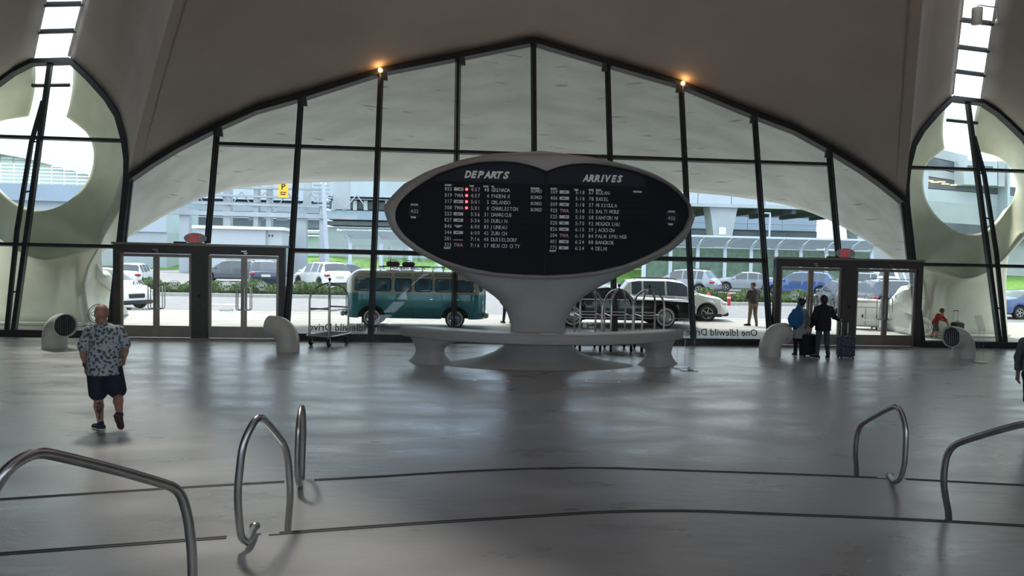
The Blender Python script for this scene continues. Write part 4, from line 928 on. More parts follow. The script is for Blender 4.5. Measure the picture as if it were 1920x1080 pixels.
    if hr:
        hp_ = [El(hd-face*.012*hs+va(0, 0, .042*hs), (.092*hs, .106*hs, .106*hs))]+[El(hd+va(*c_), r_) for c_, r_ in S.get('hair_extra', [])]
        fc_ = hd+face*.04*hs+va(0, 0, .055*hs)
        nrm = face*.9-va(0, 0, .55); low_ = hd-face*.03*hs-va(0, 0, S.get('hair_len', .05))
        put('hair', [surf(hp_, min(r, .014), .02, [(fc_, nrm), (low_, (0, 0, -1))] if not S.get('hair_extra') else [(fc_, nrm)])], hr, o)
    if S.get('cap'):
        cp = put('cap', [surf([El(hd+va(0, 0, .045), (.098, .112, .10)), C(hd+face*.09+va(0, 0, .055), hd+face*.165+va(0, 0, .05), .05, .045, (1, 1, .35))], min(r, .014), .015, [(hd+va(0, 0, .045), (0, 0, -1))])], S['cap'], o)
    return o
def flower_shirt():
    m = pm('grey leaf print cotton', (.30, .34, .37), .85, var=.1); nt = m.node_tree; b = nt.nodes['Principled BSDF']
    tcn = nt.nodes.new('ShaderNodeTexCoord'); v = nt.nodes.new('ShaderNodeTexVoronoi'); v.inputs['Scale'].default_value = 22; n = nt.nodes.new('ShaderNodeTexNoise'); n.inputs['Scale'].default_value = 26; n.inputs['Detail'].default_value = 3
    mx = nt.nodes.new('ShaderNodeMath'); mx.operation = 'ADD'; nt.links.new(tcn.outputs['Object'], v.inputs['Vector']); nt.links.new(tcn.outputs['Object'], n.inputs['Vector'])
    nt.links.new(v.outputs['Distance'], mx.inputs[0]); nt.links.new(n.outputs['Fac'], mx.inputs[1])
    r_ = nt.nodes.new('ShaderNodeValToRGB'); e = r_.color_ramp.elements; e[0].position = .78; e[0].color = (.05, .065, .085, 1); e[1].position = 1.1 if False else 1.0; e[1].color = (.33, .37, .40, 1)
    e2 = e.new(.92); e2.color = (.13, .155, .185, 1); nt.links.new(mx.outputs[0], r_.inputs['Fac']); nt.links.new(r_.outputs['Color'], b.inputs['Base Color']); return m
# man in the printed shirt, walking away
p = at_z(196, 806)
J = dict(head=(-.05, .05, 1.615), face=(-.8, .6, -.05), neck=(-.01, .0, 1.46), chest=(0, 0, 1.26), pelvis=(.0, .0, .93), shL=(-.19, .0, 1.405), shR=(.19, 0, 1.405), elL=(-.265, -.03, 1.13), wrL=(-.25, .05, .89), elR=(.285, -.05, 1.16), wrR=(.21, .15, .98),
         hpL=(-.105, 0, .86), hpR=(.105, 0, .86), knL=(-.085, .02, .475), anL=(-.05, .0, .09), knR=(.15, .08, .50), anR=(.27, -.24, .25), toeL=(-.75, .66, 0), toeR=(.12, .45, -.88), soleR=(.1, .88, .46), hem=(0, 0, .79), hdL=(.05, .2, -.95), hdR=(-.3, .4, -.85), thL=(.3, .95, 0), thR=(-.3, .9, 0))
man = person('bald man in a leaf print shirt and dark shorts walking away', (p[0], p[1], 0), R(6), J, dict(res=.014, bulk=1.08, waist=.205, depth=.16, chestw=.195, belly=1, sleeve=.78, loose=.02, hem=.14, bare_legs=True, short=.86, legw=1.22, top=flower_shirt(), low=cloth('navy cotton', (.013, .016, .032)), shoes=cloth('navy mesh shoe', (.018, .028, .055)), soles=M['white'], solesR=pm('dark worn outsole', (.07, .035, .035), .7, var=.3), flare=.018, head=1.14))
put('calf_tattoo', [surf([C((-.085, .02, .475), (-.073, -.002, .34), .0615, .0665), C((-.073, -.002, .34), (-.05, 0, .09), .0655, .039)], .012, .01, keep=[El((-.045, -.07, .33), (.05, .06, .10)), C((-.055, -.07, .28), (-.045, -.05, .17), .022, .018)])], pm('dark tattoo ink', (.05, .035, .03), .6, var=.3), man)
put('watch', [surf([C((-.2525, .0367, .93), (-.2513, .0433, .91), .041, .040)], .008, .004)], M['steel'], man)
# couple at the right doors
p = at_z(1497, 667)
J = dict(head=(.03, .0, 1.43), face=(.9, .45, -.12), neck=(.0, 0, 1.28), chest=(0, 0, 1.10), pelvis=(0, 0, .84), shL=(-.17, 0, 1.23), shR=(.17, 0, 1.23), elL=(-.22, .0, .98), wrL=(-.20, .12, .78), elR=(.24, .04, .98), wrR=(.22, .18, .85), hpL=(-.085, 0, .79), hpR=(.085, 0, .79), knL=(-.09, .01, .43), anL=(-.10, -.02, .085), knR=(.07, .06, .43), anR=(.09, .03, .085), toeL=(.1, 1, 0), toeR=(.75, .65, 0))
pa = person('short haired person in grey with a blue bag at the right doors', (p[0], p[1], 0), R(0), J, dict(res=.016, bulk=.92, waist=.155, depth=.12, chestw=.165, sleeve=1.9, loose=.012, hem=.36, flare=.045, top=cloth('pale grey cotton', (.26, .28, .28)), top_name='tunic', low=cloth('black cotton', (.012, .012, .014)), shoes=cloth('black canvas', (.012, .012, .014)), soles=M['white'], hair=M['hair'], hair_len=.04, hair_extra=[((0, -.01, .05), (.112, .118, .105)), ((-.03, -.03, .0), (.09, .085, .075))], skin=M['skin2']))
bgp = A(1492, 592, p[1]-.22); bag = thing('shoulder_bag', 'bright blue slouchy bag on the back of the person in grey', 'bag', (bgp[0], bgp[1], bgp[2]))
M['blue'] = cloth('bright blue nylon', (.015, .10, .27), bump=.4)
put('sack', [surf([El((0, 0, -.10), (.21, .13, .23)), C((.05, 0, .05), (.10, .04, .28), .14, .05, (1, .7, 1))], .016, .06)], M['blue'], bag)
MB().tube([(.10, .03, .25), (.14, .10, .40), (.16, .2, .46), (.2, .32, .36)], .014, 8).build('strap', M['blue'], bag, smooth=60)
p = at_z(1541, 672)
J = dict(head=(.0, .03, 1.56), face=(0, .95, -.3), neck=(0, 0, 1.41), chest=(0, 0, 1.21), pelvis=(0, 0, .92), shL=(-.20, 0, 1.345), shR=(.20, 0, 1.345), elL=(-.27, .02, 1.07), wrL=(-.25, .14, .84), elR=(.35, .10, 1.12), wrR=(.55, .22, 1.03), hpL=(-.09, 0, .88), hpR=(.09, 0, .88), knL=(-.115, .02, .47), anL=(-.15, -.02, .09), knR=(.12, .0, .47), anR=(.14, -.05, .09), toeL=(-.55, .8, 0), toeR=(.3, .95, 0), hdR=(.8, .3, -.1), thR=(0, .9, .4), bkR=(0, 0, 1), curlR=.7)
person('person in a black jacket and jeans reaching for a suitcase handle', (p[0], p[1], 0), R(0), J, dict(res=.016, bulk=1.05, waist=.19, depth=.14, chestw=.20, sleeve=1.92, loose=.014, hem=.17, flare=.02, top=cloth('black fleece', (.009, .010, .016)), top_name='jacket', low=cloth('blue denim', (.045, .065, .09)), shoes=cloth('dark sneaker', (.02, .02, .022)), soles=M['white'], hair=M['hair'], hair_len=.09, hair_extra=[((0, -.03, .02), (.10, .10, .11)), ((0, -.05, -.07), (.075, .06, .07))], skin=M['skin2']))
# man with cap standing outside
p = at_z(1411, 611)
J = dict(head=(-.02, .02, 1.60), face=(-.85, .5, -.1), neck=(0, 0, 1.45), chest=(0, 0, 1.24), pelvis=(0, 0, .95), shL=(-.20, 0, 1.39), shR=(.20, 0, 1.39), elL=(-.27, .06, 1.12), wrL=(-.10, .24, 1.10), elR=(.27, .06, 1.12), wrR=(.08, .26, 1.10), hpL=(-.095, 0, .90), hpR=(.095, 0, .90), knL=(-.12, .02, .49), anL=(-.17, .0, .09), knR=(.11, .02, .49), anR=(.16, -.02, .09), toeL=(-.8, .5, 0), toeR=(.4, .85, 0), curlL=.8, curlR=.8)
person('man in cap, dark shirt and khaki trousers standing outside the glass', (p[0], p[1], 0), R(8), J, dict(res=.02, bulk=1.1, waist=.18, depth=.14, chestw=.20, sleeve=1.9, loose=.014, hem=.06, top=cloth('charcoal shirt', (.07, .055, .055)), low=cloth('khaki cotton', (.17, .145, .10)), shoes=cloth('dark boot', (.02, .02, .02)), soles=M['black'], hair=M['brown_hair'], cap=cloth('dark cap', (.02, .02, .022)), legw=1.08))
# person partly hidden behind the pedestal, outside
p = at_z(951, 606)
J = dict(head=(0, .02, 1.58), face=(0, 1, 0), neck=(0, 0, 1.43), chest=(0, 0, 1.22), pelvis=(0, 0, .94), shL=(-.2, 0, 1.37), shR=(.2, 0, 1.37), elL=(-.26, .0, 1.1), wrL=(-.26, .08, .86), elR=(.26, 0, 1.1), wrR=(.26, .08, .86), hpL=(-.09, 0, .89), hpR=(.09, 0, .89), knL=(-.11, .02, .48), anL=(-.14, 0, .09), knR=(.11, .02, .48), anR=(.14, 0, .09), toeL=(-.5, .8, 0), toeR=(.5, .8, 0))
person('person in dark trousers outside, mostly hidden by the pedestal', (p[0], p[1], 0), R(0), J, dict(res=.022, top=cloth('dark jacket', (.02, .022, .03)), low=cloth('dark denim', (.018, .02, .032)), shoes=cloth('black shoe', (.01, .01, .01)), soles=M['black'], hair=M['hair'], sleeve=1.9))
# child leaning on a suitcase outside the right eye window
p = at_z(1752, 634)
J = dict(head=(.28, .05, .93), face=(.85, .1, -.5), neck=(.20, .02, .83), chest=(.12, .01, .70), pelvis=(0, 0, .50), shL=(.17, .13, .78), shR=(.17, -.13, .78), elL=(.32, .14, .64), wrL=(.46, .08, .58), elR=(.32, -.14, .62), wrR=(.44, -.06, .50), hpL=(-.02, .06, .47), hpR=(-.02, -.06, .47), knL=(.0, .07, .26), anL=(-.10, .07, .07), knR=(.06, -.06, .26), anR=(-.02, -.07, .07), toeL=(1, 0, 0), toeR=(1, 0, 0), hem=(-.05, 0, .44), hemn=(-.5, 0, -.85))
person('small child in a red shirt pushing a suitcase outside the glass', (p[0], p[1], 0), R(0), J, dict(res=.013, bulk=.68, waist=.098, depth=.085, chestw=.105, sleeve=.75, loose=.012, bare_legs=True, short=.8, hem=.05, top=cloth('red cotton', (.45, .025, .035)), low=cloth('grey shorts', (.06, .065, .075)), shoes=cloth('child sneaker', (.05, .05, .06)), shoe=.62, hair=M['brown_hair'], head=.86, skin=M['skin2'], hand=.6, hair_len=.03))
# person walking in at the right edge
p = at_z(1925, 812)
J = dict(head=(0, .03, 1.62), face=(0, 1, 0), neck=(0, 0, 1.46), chest=(0, 0, 1.26), pelvis=(0, 0, .95), shL=(-.2, 0, 1.40), shR=(.2, 0, 1.40), elL=(-.30, .06, 1.13), wrL=(-.32, .24, .93), elR=(.28, -.12, 1.14), wrR=(.28, -.1, .88), hpL=(-.095, 0, .90), hpR=(.095, 0, .90), knL=(-.10, .22, .52), anL=(-.10, .32, .13), knR=(.10, -.02, .50), anR=(.10, -.30, .14), soleR=(0, .5, .86), curlL=.8, hdL=(-.05, .3, -.9))
person('person in a blue grey shirt and black trousers cut off by the right edge', (p[0]+.12, p[1], 0), R(125), J, dict(res=.016, bulk=1.05, waist=.175, depth=.13, sleeve=1.88, loose=.014, hem=.02, top=cloth('blue grey shirt', (.10, .125, .17)), low=cloth('black trousers', (.010, .010, .013)), shoes=M['black'], soles=M['black'], hair=M['hair'], skin=M['skin2']))
# ------------------------------------------------------------------ suitcases
def suitcase(label, px, py, rz, w_, d_, h_, mat, soft=True, handle=.35):
    p = at_z(px, py); o = thing('suitcase', label, 'suitcase', (p[0], p[1], 0), rz, group='rolling suitcases')
    MB().box(-w_/2, w_/2, -d_/2, d_/2, .05, .05+h_, .04).build('shell', mat, o, smooth=30)
    MB().box(-w_*.4, w_*.4, -d_/2-.03, -d_/2+.01, .10, .05+h_*.45, .015).build('front_pocket', mat, o, smooth=30)
    MB().box(-w_*.4, w_*.4, -d_/2-.022, -d_/2+.01, .05+h_*.52, .05+h_*.9, .012).build('front_pocket', mat, o, smooth=30)
    MB().tube(fillet([(-.06, 0, .05+h_), (-.06, 0, .09+h_), (.06, 0, .09+h_), (.06, 0, .05+h_)], .02, 3), .010, 6).build('grab_handle', M['black'], o)
    if handle:
        MB().cyl((-.09, d_*.4, h_), (-.09, d_*.4, h_+handle), .008, n=6).build('handle_tube', M['chrome'], o); MB().cyl((.09, d_*.4, h_), (.09, d_*.4, h_+handle), .008, n=6).build('handle_tube', M['chrome'], o)
        MB().box(-.11, .11, d_*.4-.015, d_*.4+.015, h_+handle-.01, h_+handle+.02, .008).build('pull_grip', M['black'], o)
    for sx in (-1, 1):
        for sy in (-1, 1): MB().cyl((sx*(w_/2-.05)-.012, sy*(d_/2-.04), .03), (sx*(w_/2-.05)+.012, sy*(d_/2-.04), .03), .03, n=10).build('wheel', M['black'], o, smooth=40)
    return o
suitcase('black suitcase standing between the couple', 1514, 668, R(8), .40, .26, .56, cloth('black nylon', (.012, .012, .015)), handle=.28)
suitcase('purple patterned suitcase standing right of the couple', 1585, 672, R(-4), .42, .28, .56, cloth('purple print nylon', (.075, .07, .115), var=.6, scale=18), handle=.42)
suitcase('dark suitcase in front of the child outside', 1794, 633, R(4), .40, .26, .50, cloth('dark grey shell', (.03, .035, .042)), handle=.45)
# ------------------------------------------------------------------ vehicles
M['tyre'] = pm('tyre rubber', (.014, .014, .015), .8, var=.2)
M['rim'] = pm('alloy rim', (.42, .43, .45), .35, metal=.9, var=.05)
M['carglass'] = pm('tinted car glass', (.05, .065, .085), .06, var=.1, spec=.9)
M['tail'] = pm('red tail lamp', (.35, .01, .015), .25, var=.1)
M['lamp'] = pm('clear head lamp', (.55, .58, .6), .12, var=.1, spec=.9)
M['plastic'] = pm('black car plastic', (.018, .018, .02), .55, var=.15)
M['plate'] = pm('number plate', (.62, .60, .50), .5, var=.1, scale=20)
def paint(n, c, metal=.25): return pm(n, c, .22, metal=metal, var=.03, scale=1, coat=.6)
def wheel(par, x, y, side, r, w_, whitewall=False, hub=False, name='wheel'):
    t = MB(); n = 24; t.rings([[(x+a*math.cos(2*math.pi*k/n), y+b*side, r+a*math.sin(2*math.pi*k/n)) for k in range(n)] for a, b in ((r*.62, -w_/2), (r*.95, -w_/2), (r, -w_*.3), (r, w_*.3), (r*.95, w_/2), (r*.64, w_/2), (r*.62, w_*.3))])
    o = t.build(name, M['tyre'], par, smooth=40)
    if whitewall:
        m = MB(); m.rings([[(x+a*math.cos(2*math.pi*k/n), y+(w_/2+.006)*side, r+a*math.sin(2*math.pi*k/n)) for k in range(n)] for a in (r*.64, r*.84)], caps=False); m.build('whitewall', M['white'], o)
    if hub:
        m = MB(); m.rings([[(x+a*math.cos(2*math.pi*k/n), y+b*side, r+a*math.sin(2*math.pi*k/n)) for k in range(n)] for a, b in ((r*.63, w_*.35), (r*.55, w_*.48), (r*.42, w_*.42), (r*.36, w_*.6), (r*.1, w_*.68))]); m.build('hub_cap', M['chrome'], o, smooth=40)
    else:
        m = MB(); m.rings([[(x+a*math.cos(2*math.pi*k/n), y+b*side, r+a*math.sin(2*math.pi*k/n)) for k in range(n)] for a, b in ((r*.66, w_*.42), (r*.66, w_*.5), (r*.58, w_*.5), (r*.56, w_*.25))], caps=False)
        for k in range(5):
            q = 2*math.pi*k/5+.3; c_, s_ = math.cos(q), math.sin(q); pw = r*.075
            m.prism([(-pw, 0), (pw, 0), (pw*.7, r*.6), (-pw*.7, r*.6)], w_*.40, w_*.47, lambda a, b, c: (x+a*c_+b*s_, y+c*side, r-a*s_+b*c_))
        m.build('rim', M['rim'], o, smooth=30)
    return o
KINDS = {   # x is measured from the rear end; top line, glass ranges, wheel places
 'suv': dict(L=4.65, W=1.88, H=1.66, wb=(.92, 3.75), r=.36, top=[(0, .78), (.06, 1.0), (.22, 1.12), (.62, 1.60), (1.0, 1.65), (2.2, 1.66), (2.75, 1.60), (3.45, 1.14), (3.7, 1.08), (4.3, .98), (4.55, .82), (4.65, .60)], belt=[(0, 1.0), (1.0, 1.06), (3.4, 1.0), (4.65, .62)], rear=(.24, .60), front=(2.78, 3.42), side=[(.72, 1.12), (1.2, 2.05), (2.13, 2.95)]),
 'sedan': dict(L=4.8, W=1.83, H=1.45, wb=(.98, 3.82), r=.33, top=[(0, .70), (.05, .98), (.5, 1.06), (.85, 1.10), (1.55, 1.40), (2.2, 1.45), (2.7, 1.42), (3.55, 1.02), (4.2, .93), (4.65, .75), (4.8, .52)], belt=[(0, .92), (1.0, .95), (3.5, .90), (4.8, .55)], rear=(.88, 1.5), front=(2.75, 3.5), side=[(1.25, 1.6), (1.66, 2.3), (2.38, 3.15)]),
 'hatch': dict(L=3.95, W=1.72, H=1.43, wb=(.72, 3.2), r=.31, top=[(0, .72), (.06, .92), (.16, 1.0), (.42, 1.37), (.8, 1.43), (1.8, 1.44), (2.2, 1.40), (2.8, 1.02), (3.1, .98), (3.7, .86), (3.88, .7), (3.95, .5)], belt=[(0, .9), (1.0, .95), (3., .92), (3.95, .52)], rear=(.17, .42), front=(2.24, 2.76), side=[(.55, 1.0), (1.08, 1.75), (1.82, 2.4)]),
 'van': dict(L=5.6, W=2.0, H=2.45, wb=(1.2, 4.6), r=.35, top=[(0, 1.0), (.04, 1.6), (.1, 2.3), (.3, 2.43), (3.6, 2.45), (4.1, 2.3), (4.7, 1.35), (5.3, 1.1), (5.5, .9), (5.6, .55)], belt=[(0, 1.3), (3.8, 1.3), (4.7, 1.2), (5.6, .6)], rear=(.05, .1), front=(4.15, 4.68), side=[(.4, 1.4), (1.7, 2.7), (3.4, 4.2)]),
 'classic': dict(L=5.5, W=2.0, H=1.36, wb=(1.35, 4.45), r=.36, top=[(0, .72), (.04, .9), (.15, .96), (1.2, .99), (1.6, 1.02), (2.05, 1.31), (2.5, 1.36), (2.9, 1.33), (3.5, .99), (4.5, .95), (5.35, .91), (5.46, .85), (5.5, .55)], belt=[(0, .88), (2., .92), (5.5, .8)], rear=(1.62, 2.02), front=(2.95, 3.46), side=[(2.0, 2.6), (2.66, 3.25)]),
}
def car(kind, label, mat, loc, rz, name='car', glass=None, classic=False, group='parked cars outside', scale=1.0, black_low=True):
    """one car, x forward; rear at x=0 before centring"""
    K_ = KINDS[kind]; L, Wd, H = K_['L'], K_['W'], K_['H']; o = thing(name, label, 'car' if kind != 'van' else 'van', tuple(loc), rz, group=group); o.scale = (scale,)*3
    tx, tz = zip(*K_['top']); bx, bz = zip(*K_['belt']); r = K_['r']; ra = r*1.18
    xs = set(np.round(np.linspace(0, L, 40), 3)) | set(tx) | {a for q in K_['side'] for a in q} | set(K_['rear']) | set(K_['front'])
    for wx in K_['wb']: xs |= {round(wx+ra*math.cos(R(a)), 3) for a in range(0, 181, 15)}
    xs = sorted(xs); hw = Wd/2; half = L/2
    rows = []
    for x in xs:
        top = float(np.interp(x, tx, tz)); belt = min(float(np.interp(x, bx, bz)), top-.03)
        e = min(x, L-x); w_ = hw*(1-.22*max(0, 1-e/.55)**2.2); zb = .24+.10*max(0, 1-e/.4)
        for wx in K_['wb']:
            if abs(x-wx) < ra: zb = max(zb, r+math.sqrt(ra*ra-(x-wx)**2)-.02)
        gh = top-belt; rw = max(w_*.5, w_*.97-.42*max(0, gh-.08)); 
        mid = max(min(.62, belt-.08), zb+.04)
        half_ = [(0, zb), (w_*.9, zb), (w_*.985, zb+.05), (w_, max(mid, zb+.08)), (w_*.97, max(belt, zb+.1)), (rw, top-min(.06, gh*.5)), (rw*.82, top-.005), (0, top+.02)]
        rows.append((x-half, half_))
    ring = lambda x, h_: [(x, -y, z) for y, z in h_]+[(x, y, z) for y, z in h_[-2:0:-1]]   # 14 points
    RR = [ring(x, h_) for x, h_ in rows]; n = 14
    inr = lambda x, q: q[0]-1e-6 <= x and True
    sel = {}
    for i in range(len(xs)-1):
        xm = (xs[i]+xs[i+1])/2
        for j in range(n):
            key = 'body'
            if j in (4, 9):
                for q, (a, b) in enumerate(K_['side']):
                    if a < xm < b: key = 'side%d_%d' % (q, j)
            if j in (5, 6, 7, 8):
                if K_['rear'][0] < xm < K_['rear'][1]: key = 'rear'
                if K_['front'][0] < xm < K_['front'][1]: key = 'front'
            sel.setdefault(key, []).append((i, j))
    vs = [p for r_ in RR for p in r_]
    def mesh_of(key, caps=False):
        fs = [(i*n+j, i*n+(j+1) % n, (i+1)*n+(j+1) % n, (i+1)*n+j) for i, j in sel.get(key, [])]
        if caps: fs += [tuple(range(n)), tuple((len(RR)-1)*n+j for j in range(n))]
        used = sorted({a for f in fs for a in f}); mp_ = {a: k for k, a in enumerate(used)}
        return MB().add([vs[a] for a in used], [tuple(mp_[a] for a in f) for f in fs])
    mesh_of('body', True).build('body', mat, o, smooth=35)
    g_ = glass or M['carglass']
    for k in sorted(sel):
        if k != 'body': mesh_of(k).build({'r': 'rear_window', 'f': 'windshield', 's': 'side_window'}[k[0]], g_, o, smooth=35)
    for wx in K_['wb']:
        for sy in (-1, 1):
            wheel(o, wx-half, sy*(hw-.11), sy, r, .22, whitewall=classic, hub=classic)
            m = MB(); m.box(wx-half-ra, wx-half+ra, min(sy*.3, sy*(hw-.16)), max(sy*.3, sy*(hw-.16)), .22, r+ra-.05); m.build('wheel_well', M['plastic'], o)
    bz_ = float(np.interp(.1, bx, bz)); rz_ = bz_-.12
    for sy in (-1, 1):
        if kind == 'classic': MB().box(-half-.02, -half+.06, sy*.75-.14, sy*.75+.14, .62, .76, .02).build('tail_lamp', M['tail'], o); MB().cyl((half-.02, sy*.72, .68), (half+.03, sy*.72, .68), .10, n=14).build('head_lamp', M['lamp'], o)
        else:
            MB().box(-half-.015, -half+.26, sy*(hw*.80)-(.17 if sy < 0 else .12), sy*(hw*.80)+(.17 if sy > 0 else .12), rz_-.06, rz_+.07, .03).build('tail_lamp', M['tail'], o)
            fz = float(np.interp(L-.25, tx, tz))-.16
            MB().box(half-.42, half-.07, sy*(hw*.74)-.17, sy*(hw*.74)+.17, fz-.06, fz+.06, .04).build('head_lamp', M['lamp'], o)
        mx = (K_['front'][1]-.18)-half; mz = float(np.interp(K_['front'][1], bx, bz))+.08
        MB().ell((mx, sy*(hw+.09), mz), (.07, .11, .08), 10, 6).build('side_mirror', mat if not classic else M['chrome'], o, smooth=60)
        if black_low and kind in ('suv', 'van'): MB().box(-half+.3, half-.3, min(sy*(hw-.06), sy*(hw+.005)), max(sy*(hw-.06), sy*(hw+.005)), .22, .34, .02).build('sill_trim', M['plastic'], o)
        for (a, b) in K_['side'][-2:]: MB().box(a-half+.12, a-half+.3, min(sy*(hw-.03), sy*(hw+.012)), max(sy*(hw-.03), sy*(hw+.012)), mz-.22, mz-.19, .008).build('door_handle', mat, o)
    MB().box(-half-.03, -half+.3, -hw*.80, hw*.80, .26, .48, .04).build('rear_bumper', M['plastic'] if not classic else M['chrome'], o, smooth=30)
    MB().box(half-.32, half+.03, -hw*.80, hw*.80, .24, .42, .04).build('front_bumper', M['plastic'] if not classic else M['chrome'], o, smooth=30)
    MB().box(half-.12, half+.015, -.38, .38, .48, .68, .03).build('grille', M['plastic'] if not classic else M['chrome'], o, smooth=30)
    MB().box(-half-.04, -half+.1, -.26, .26, rz_-.16, rz_-.02, .01).build('number_plate', M['plate'], o)
    if kind == 'suv':
        for sy in (-1, 1): MB().tube([(-1.5, sy*.60, H-.03), (-1.4, sy*.60, H+.04), (.1, sy*.60, H+.05), (.25, sy*.6, H-.0)], .018, 6).build('roof_rail', M['plastic'], o)
    if classic:
        for sy in (-1, 1): MB().box(-half+.1, half-.1, min(sy*(hw-.02), sy*(hw+.012)), max(sy*(hw-.02), sy*(hw+.012)), .30, .33).build('chrome_strip', M['chrome'], o); MB().box(-half+.2, half-.15, min(sy*(hw*.95), sy*(hw*.985)), max(sy*(hw*.95), sy*(hw*.985)), .90, .925).build('chrome_strip', M['chrome'], o)
    return o
WHT = paint('white car paint', (.78, .79, .80), 0); GRY = paint('dark grey metallic', (.10, .11, .13)); NAV = paint('navy car paint', (.02, .03, .07)); BLU = paint('blue metallic', (.05, .10, .26)); SIL = paint('silver paint', (.27, .30, .35)); BLK = paint('black car paint', (.008, .008, .009), 0); PALE = paint('pale blue silver', (.30, .37, .48)); SLATE = paint('slate blue paint', (.08, .10, .16))
def gp(px, py): p = at_z(px, py, -.06); return (p[0], p[1], -.06)
G_far = 'cars in the far car park'; G_near = 'cars on the near drive'
car('suv', 'gleaming white car whose front shows through the left doors', WHT, (-17.75, 33.6, -.06), R(-30), group=G_near, scale=1.05)
car('hatch', 'small white hatchback seen from behind through the left doors', WHT, (A(251, 500, 52)[0], 52, -.06), R(97), group=G_far, scale=1.12)
car('suv', 'dark grey crossover side-on behind the left doors', GRY, (A(432, 500, 64)[0], 64, -.06), R(187), group=G_far, scale=1.1)
car('suv', 'navy black crossover seen from behind through the left doors', NAV, (A(494, 500, 54.5)[0], 54.5, -.06), R(107), group=G_far, scale=1.16)
car('suv', 'white crossover with red tail lamps left of the teal van', WHT, (A(604, 500, 54.5)[0], 54.5, -.06), R(126), group=G_far, scale=1.16)
car('sedan', 'blue saloon behind the white crossover left of the van', BLU, (A(655, 500, 63.5)[0], 63.5, -.06), R(12), group=G_far, scale=1.2)
car('sedan', 'pale blue saloon side-on above the teal van roof', PALE, (A(768, 500, 60)[0], 60, -.06), R(8), group=G_far, scale=1.2)
car('suv', 'grey blue crossover with roof rails right of the pedestal', SIL, (A(1283, 500, 55.5)[0], 55.5, -.06), R(140), group=G_far, scale=1.16)
car('sedan', 'silver saloon between the grey crossover and the right doors', SIL, (A(1400, 500, 62)[0], 62, -.06), R(160), group=G_far, scale=1.2)
car('suv', 'white crossover farther back above the silver saloon', WHT, (A(1405, 500, 76)[0], 76, -.06), R(150), group=G_far, scale=1.25)
car('sedan', 'dark saloon farther back right of the pedestal', SLATE, (A(1325, 500, 90)[0], 90, -.06), R(160), group=G_far, scale=1.3)
car('suv', 'blue crossover seen through the right doors behind the hedge', BLU, (A(1503, 500, 55.5)[0], 55.5, -.06), R(143), group=G_far, scale=1.16)
car('suv', 'silver crossover behind the centre post of the right doors', SIL, (A(1602, 500, 62.5)[0], 62.5, -.06), R(150), group=G_far, scale=1.12)
car('van', 'tall white van through the far right door leaf', WHT, (A(1688, 500, 57)[0], 57, -.06), R(38), group=G_far, scale=1.0)
car('suv', 'ivory crossover on the drive behind the luggage carts', paint('ivory pearl paint', (.60, .59, .55), .1), (6.95, 31.7, -.06), R(-5), group=G_near, scale=1.06)
car('suv', 'grey crossover with glowing tail lamp behind the right door couple', GRY, (A(1583, 500, 38.2)[0], 38.2, -.06), R(78), group=G_near, scale=1.03)
car('suv', 'slate crossover on the drive seen through the far right door', SLATE, (A(1690, 500, 40.4)[0], 40.4, -.06), R(-4), group=G_near, scale=1.05)
car('sedan', 'blue saloon at the far right edge beyond the buttress', BLU, (27.5, 36.0, -.06), R(5), group=G_near, scale=1.0)
car('classic', 'long black vintage saloon with whitewall tyres behind the counter', BLK, (3.62, 28.35, -.015), R(0), name='vintage_car', scale=1.14, classic=True, group=G_near, black_low=False)
# ------------------------------------------------------------------ teal and cream vintage van
TEAL = paint('teal van paint', (.05, .29, .34), .1); CREAM = paint('cream van paint', (.56, .54, .45), 0)
vl = at_z(690, 614); vr = at_z(852, 612)
vx = (vl[0]+vr[0])/2; 
van = thing('vintage_van', 'teal and cream vintage van with luggage on the roof rack', 'van', (vx+.12, vl[1]+1.0, -.015), R(-2))
VL, VW, VH = 4.95, 1.80, 2.02
xs = sorted(set(np.round(np.r_[np.linspace(-VL/2, VL/2, 44), -VL/2+.02, -VL/2+.06, -VL/2+.13, VL/2-.02, VL/2-.06, VL/2-.13], 3)) | {round(w_+.47*math.cos(R(a)), 3) for w_ in (-1.48, 1.40) for a in range(0, 181, 15)})
def vprof(x):
    e = min(x+VL/2, VL/2-x); fr = x > 0
    wv = (VW/2)*(max(0.0, 1-max(0, 1-e/.55)**2.6))**.5 if e < .55 else VW/2
    wv = max(wv, VW/2*.30)
    up = 1.0
    zr = VH-(.62 if fr else .42)*max(0, 1-e/(.75 if fr else .55))**2.2
    zb = .33
    for w_ in (-1.48, 1.40):
        if abs(x-w_) < .47: zb = max(zb, .34+math.sqrt(.47**2-(x-w_)**2)*.92)
    belt = 1.19
    out = [(0, zb), (wv*.93, zb), (wv*.985, zb+.06), (wv, max(.75, zb+.1)), (wv*.995, max(1.0, zb+.14)), (wv*.985, belt)]
    top = [(wv*.985-(wv*.1)*t**1.3 if t < .72 else None, belt+(zr-belt)*t) for t in (.25, .5, .7)]
    out += [(wv*.97, belt+(zr-belt)*.2), (wv*.935, belt+(zr-belt)*.45), (wv*.89, belt+(zr-belt)*.68), (wv*.80, belt+(zr-belt)*.84), (wv*.62, belt+(zr-belt)*.95), (wv*.3, belt+(zr-belt)*.995), (0, zr)]
    return out
PR = [vprof(x) for x in xs]; nh = len(PR[0])
def vgrid(c0, c1, caps):
    m = MB()
    for sgn in (-1, 1):
        m.grid([[(x, sgn*y, z) for y, z in pr[c0:c1+1]] for x, pr in zip(xs, PR)])
        for x, pr in ((xs[0], PR[0]), (xs[-1], PR[-1])):
            ring = [(x, sgn*y, z) for y, z in pr[c0:c1+1]]+[(x, 0, pr[c1][1]), (x, 0, pr[c0][1])]; m.add(ring, [tuple(range(len(ring)))])
    return m
vgrid(0, 5, True).build('lower_body', TEAL, van, smooth=40); vgrid(5, nh-1, True).build('upper_body', CREAM, van, smooth=40)
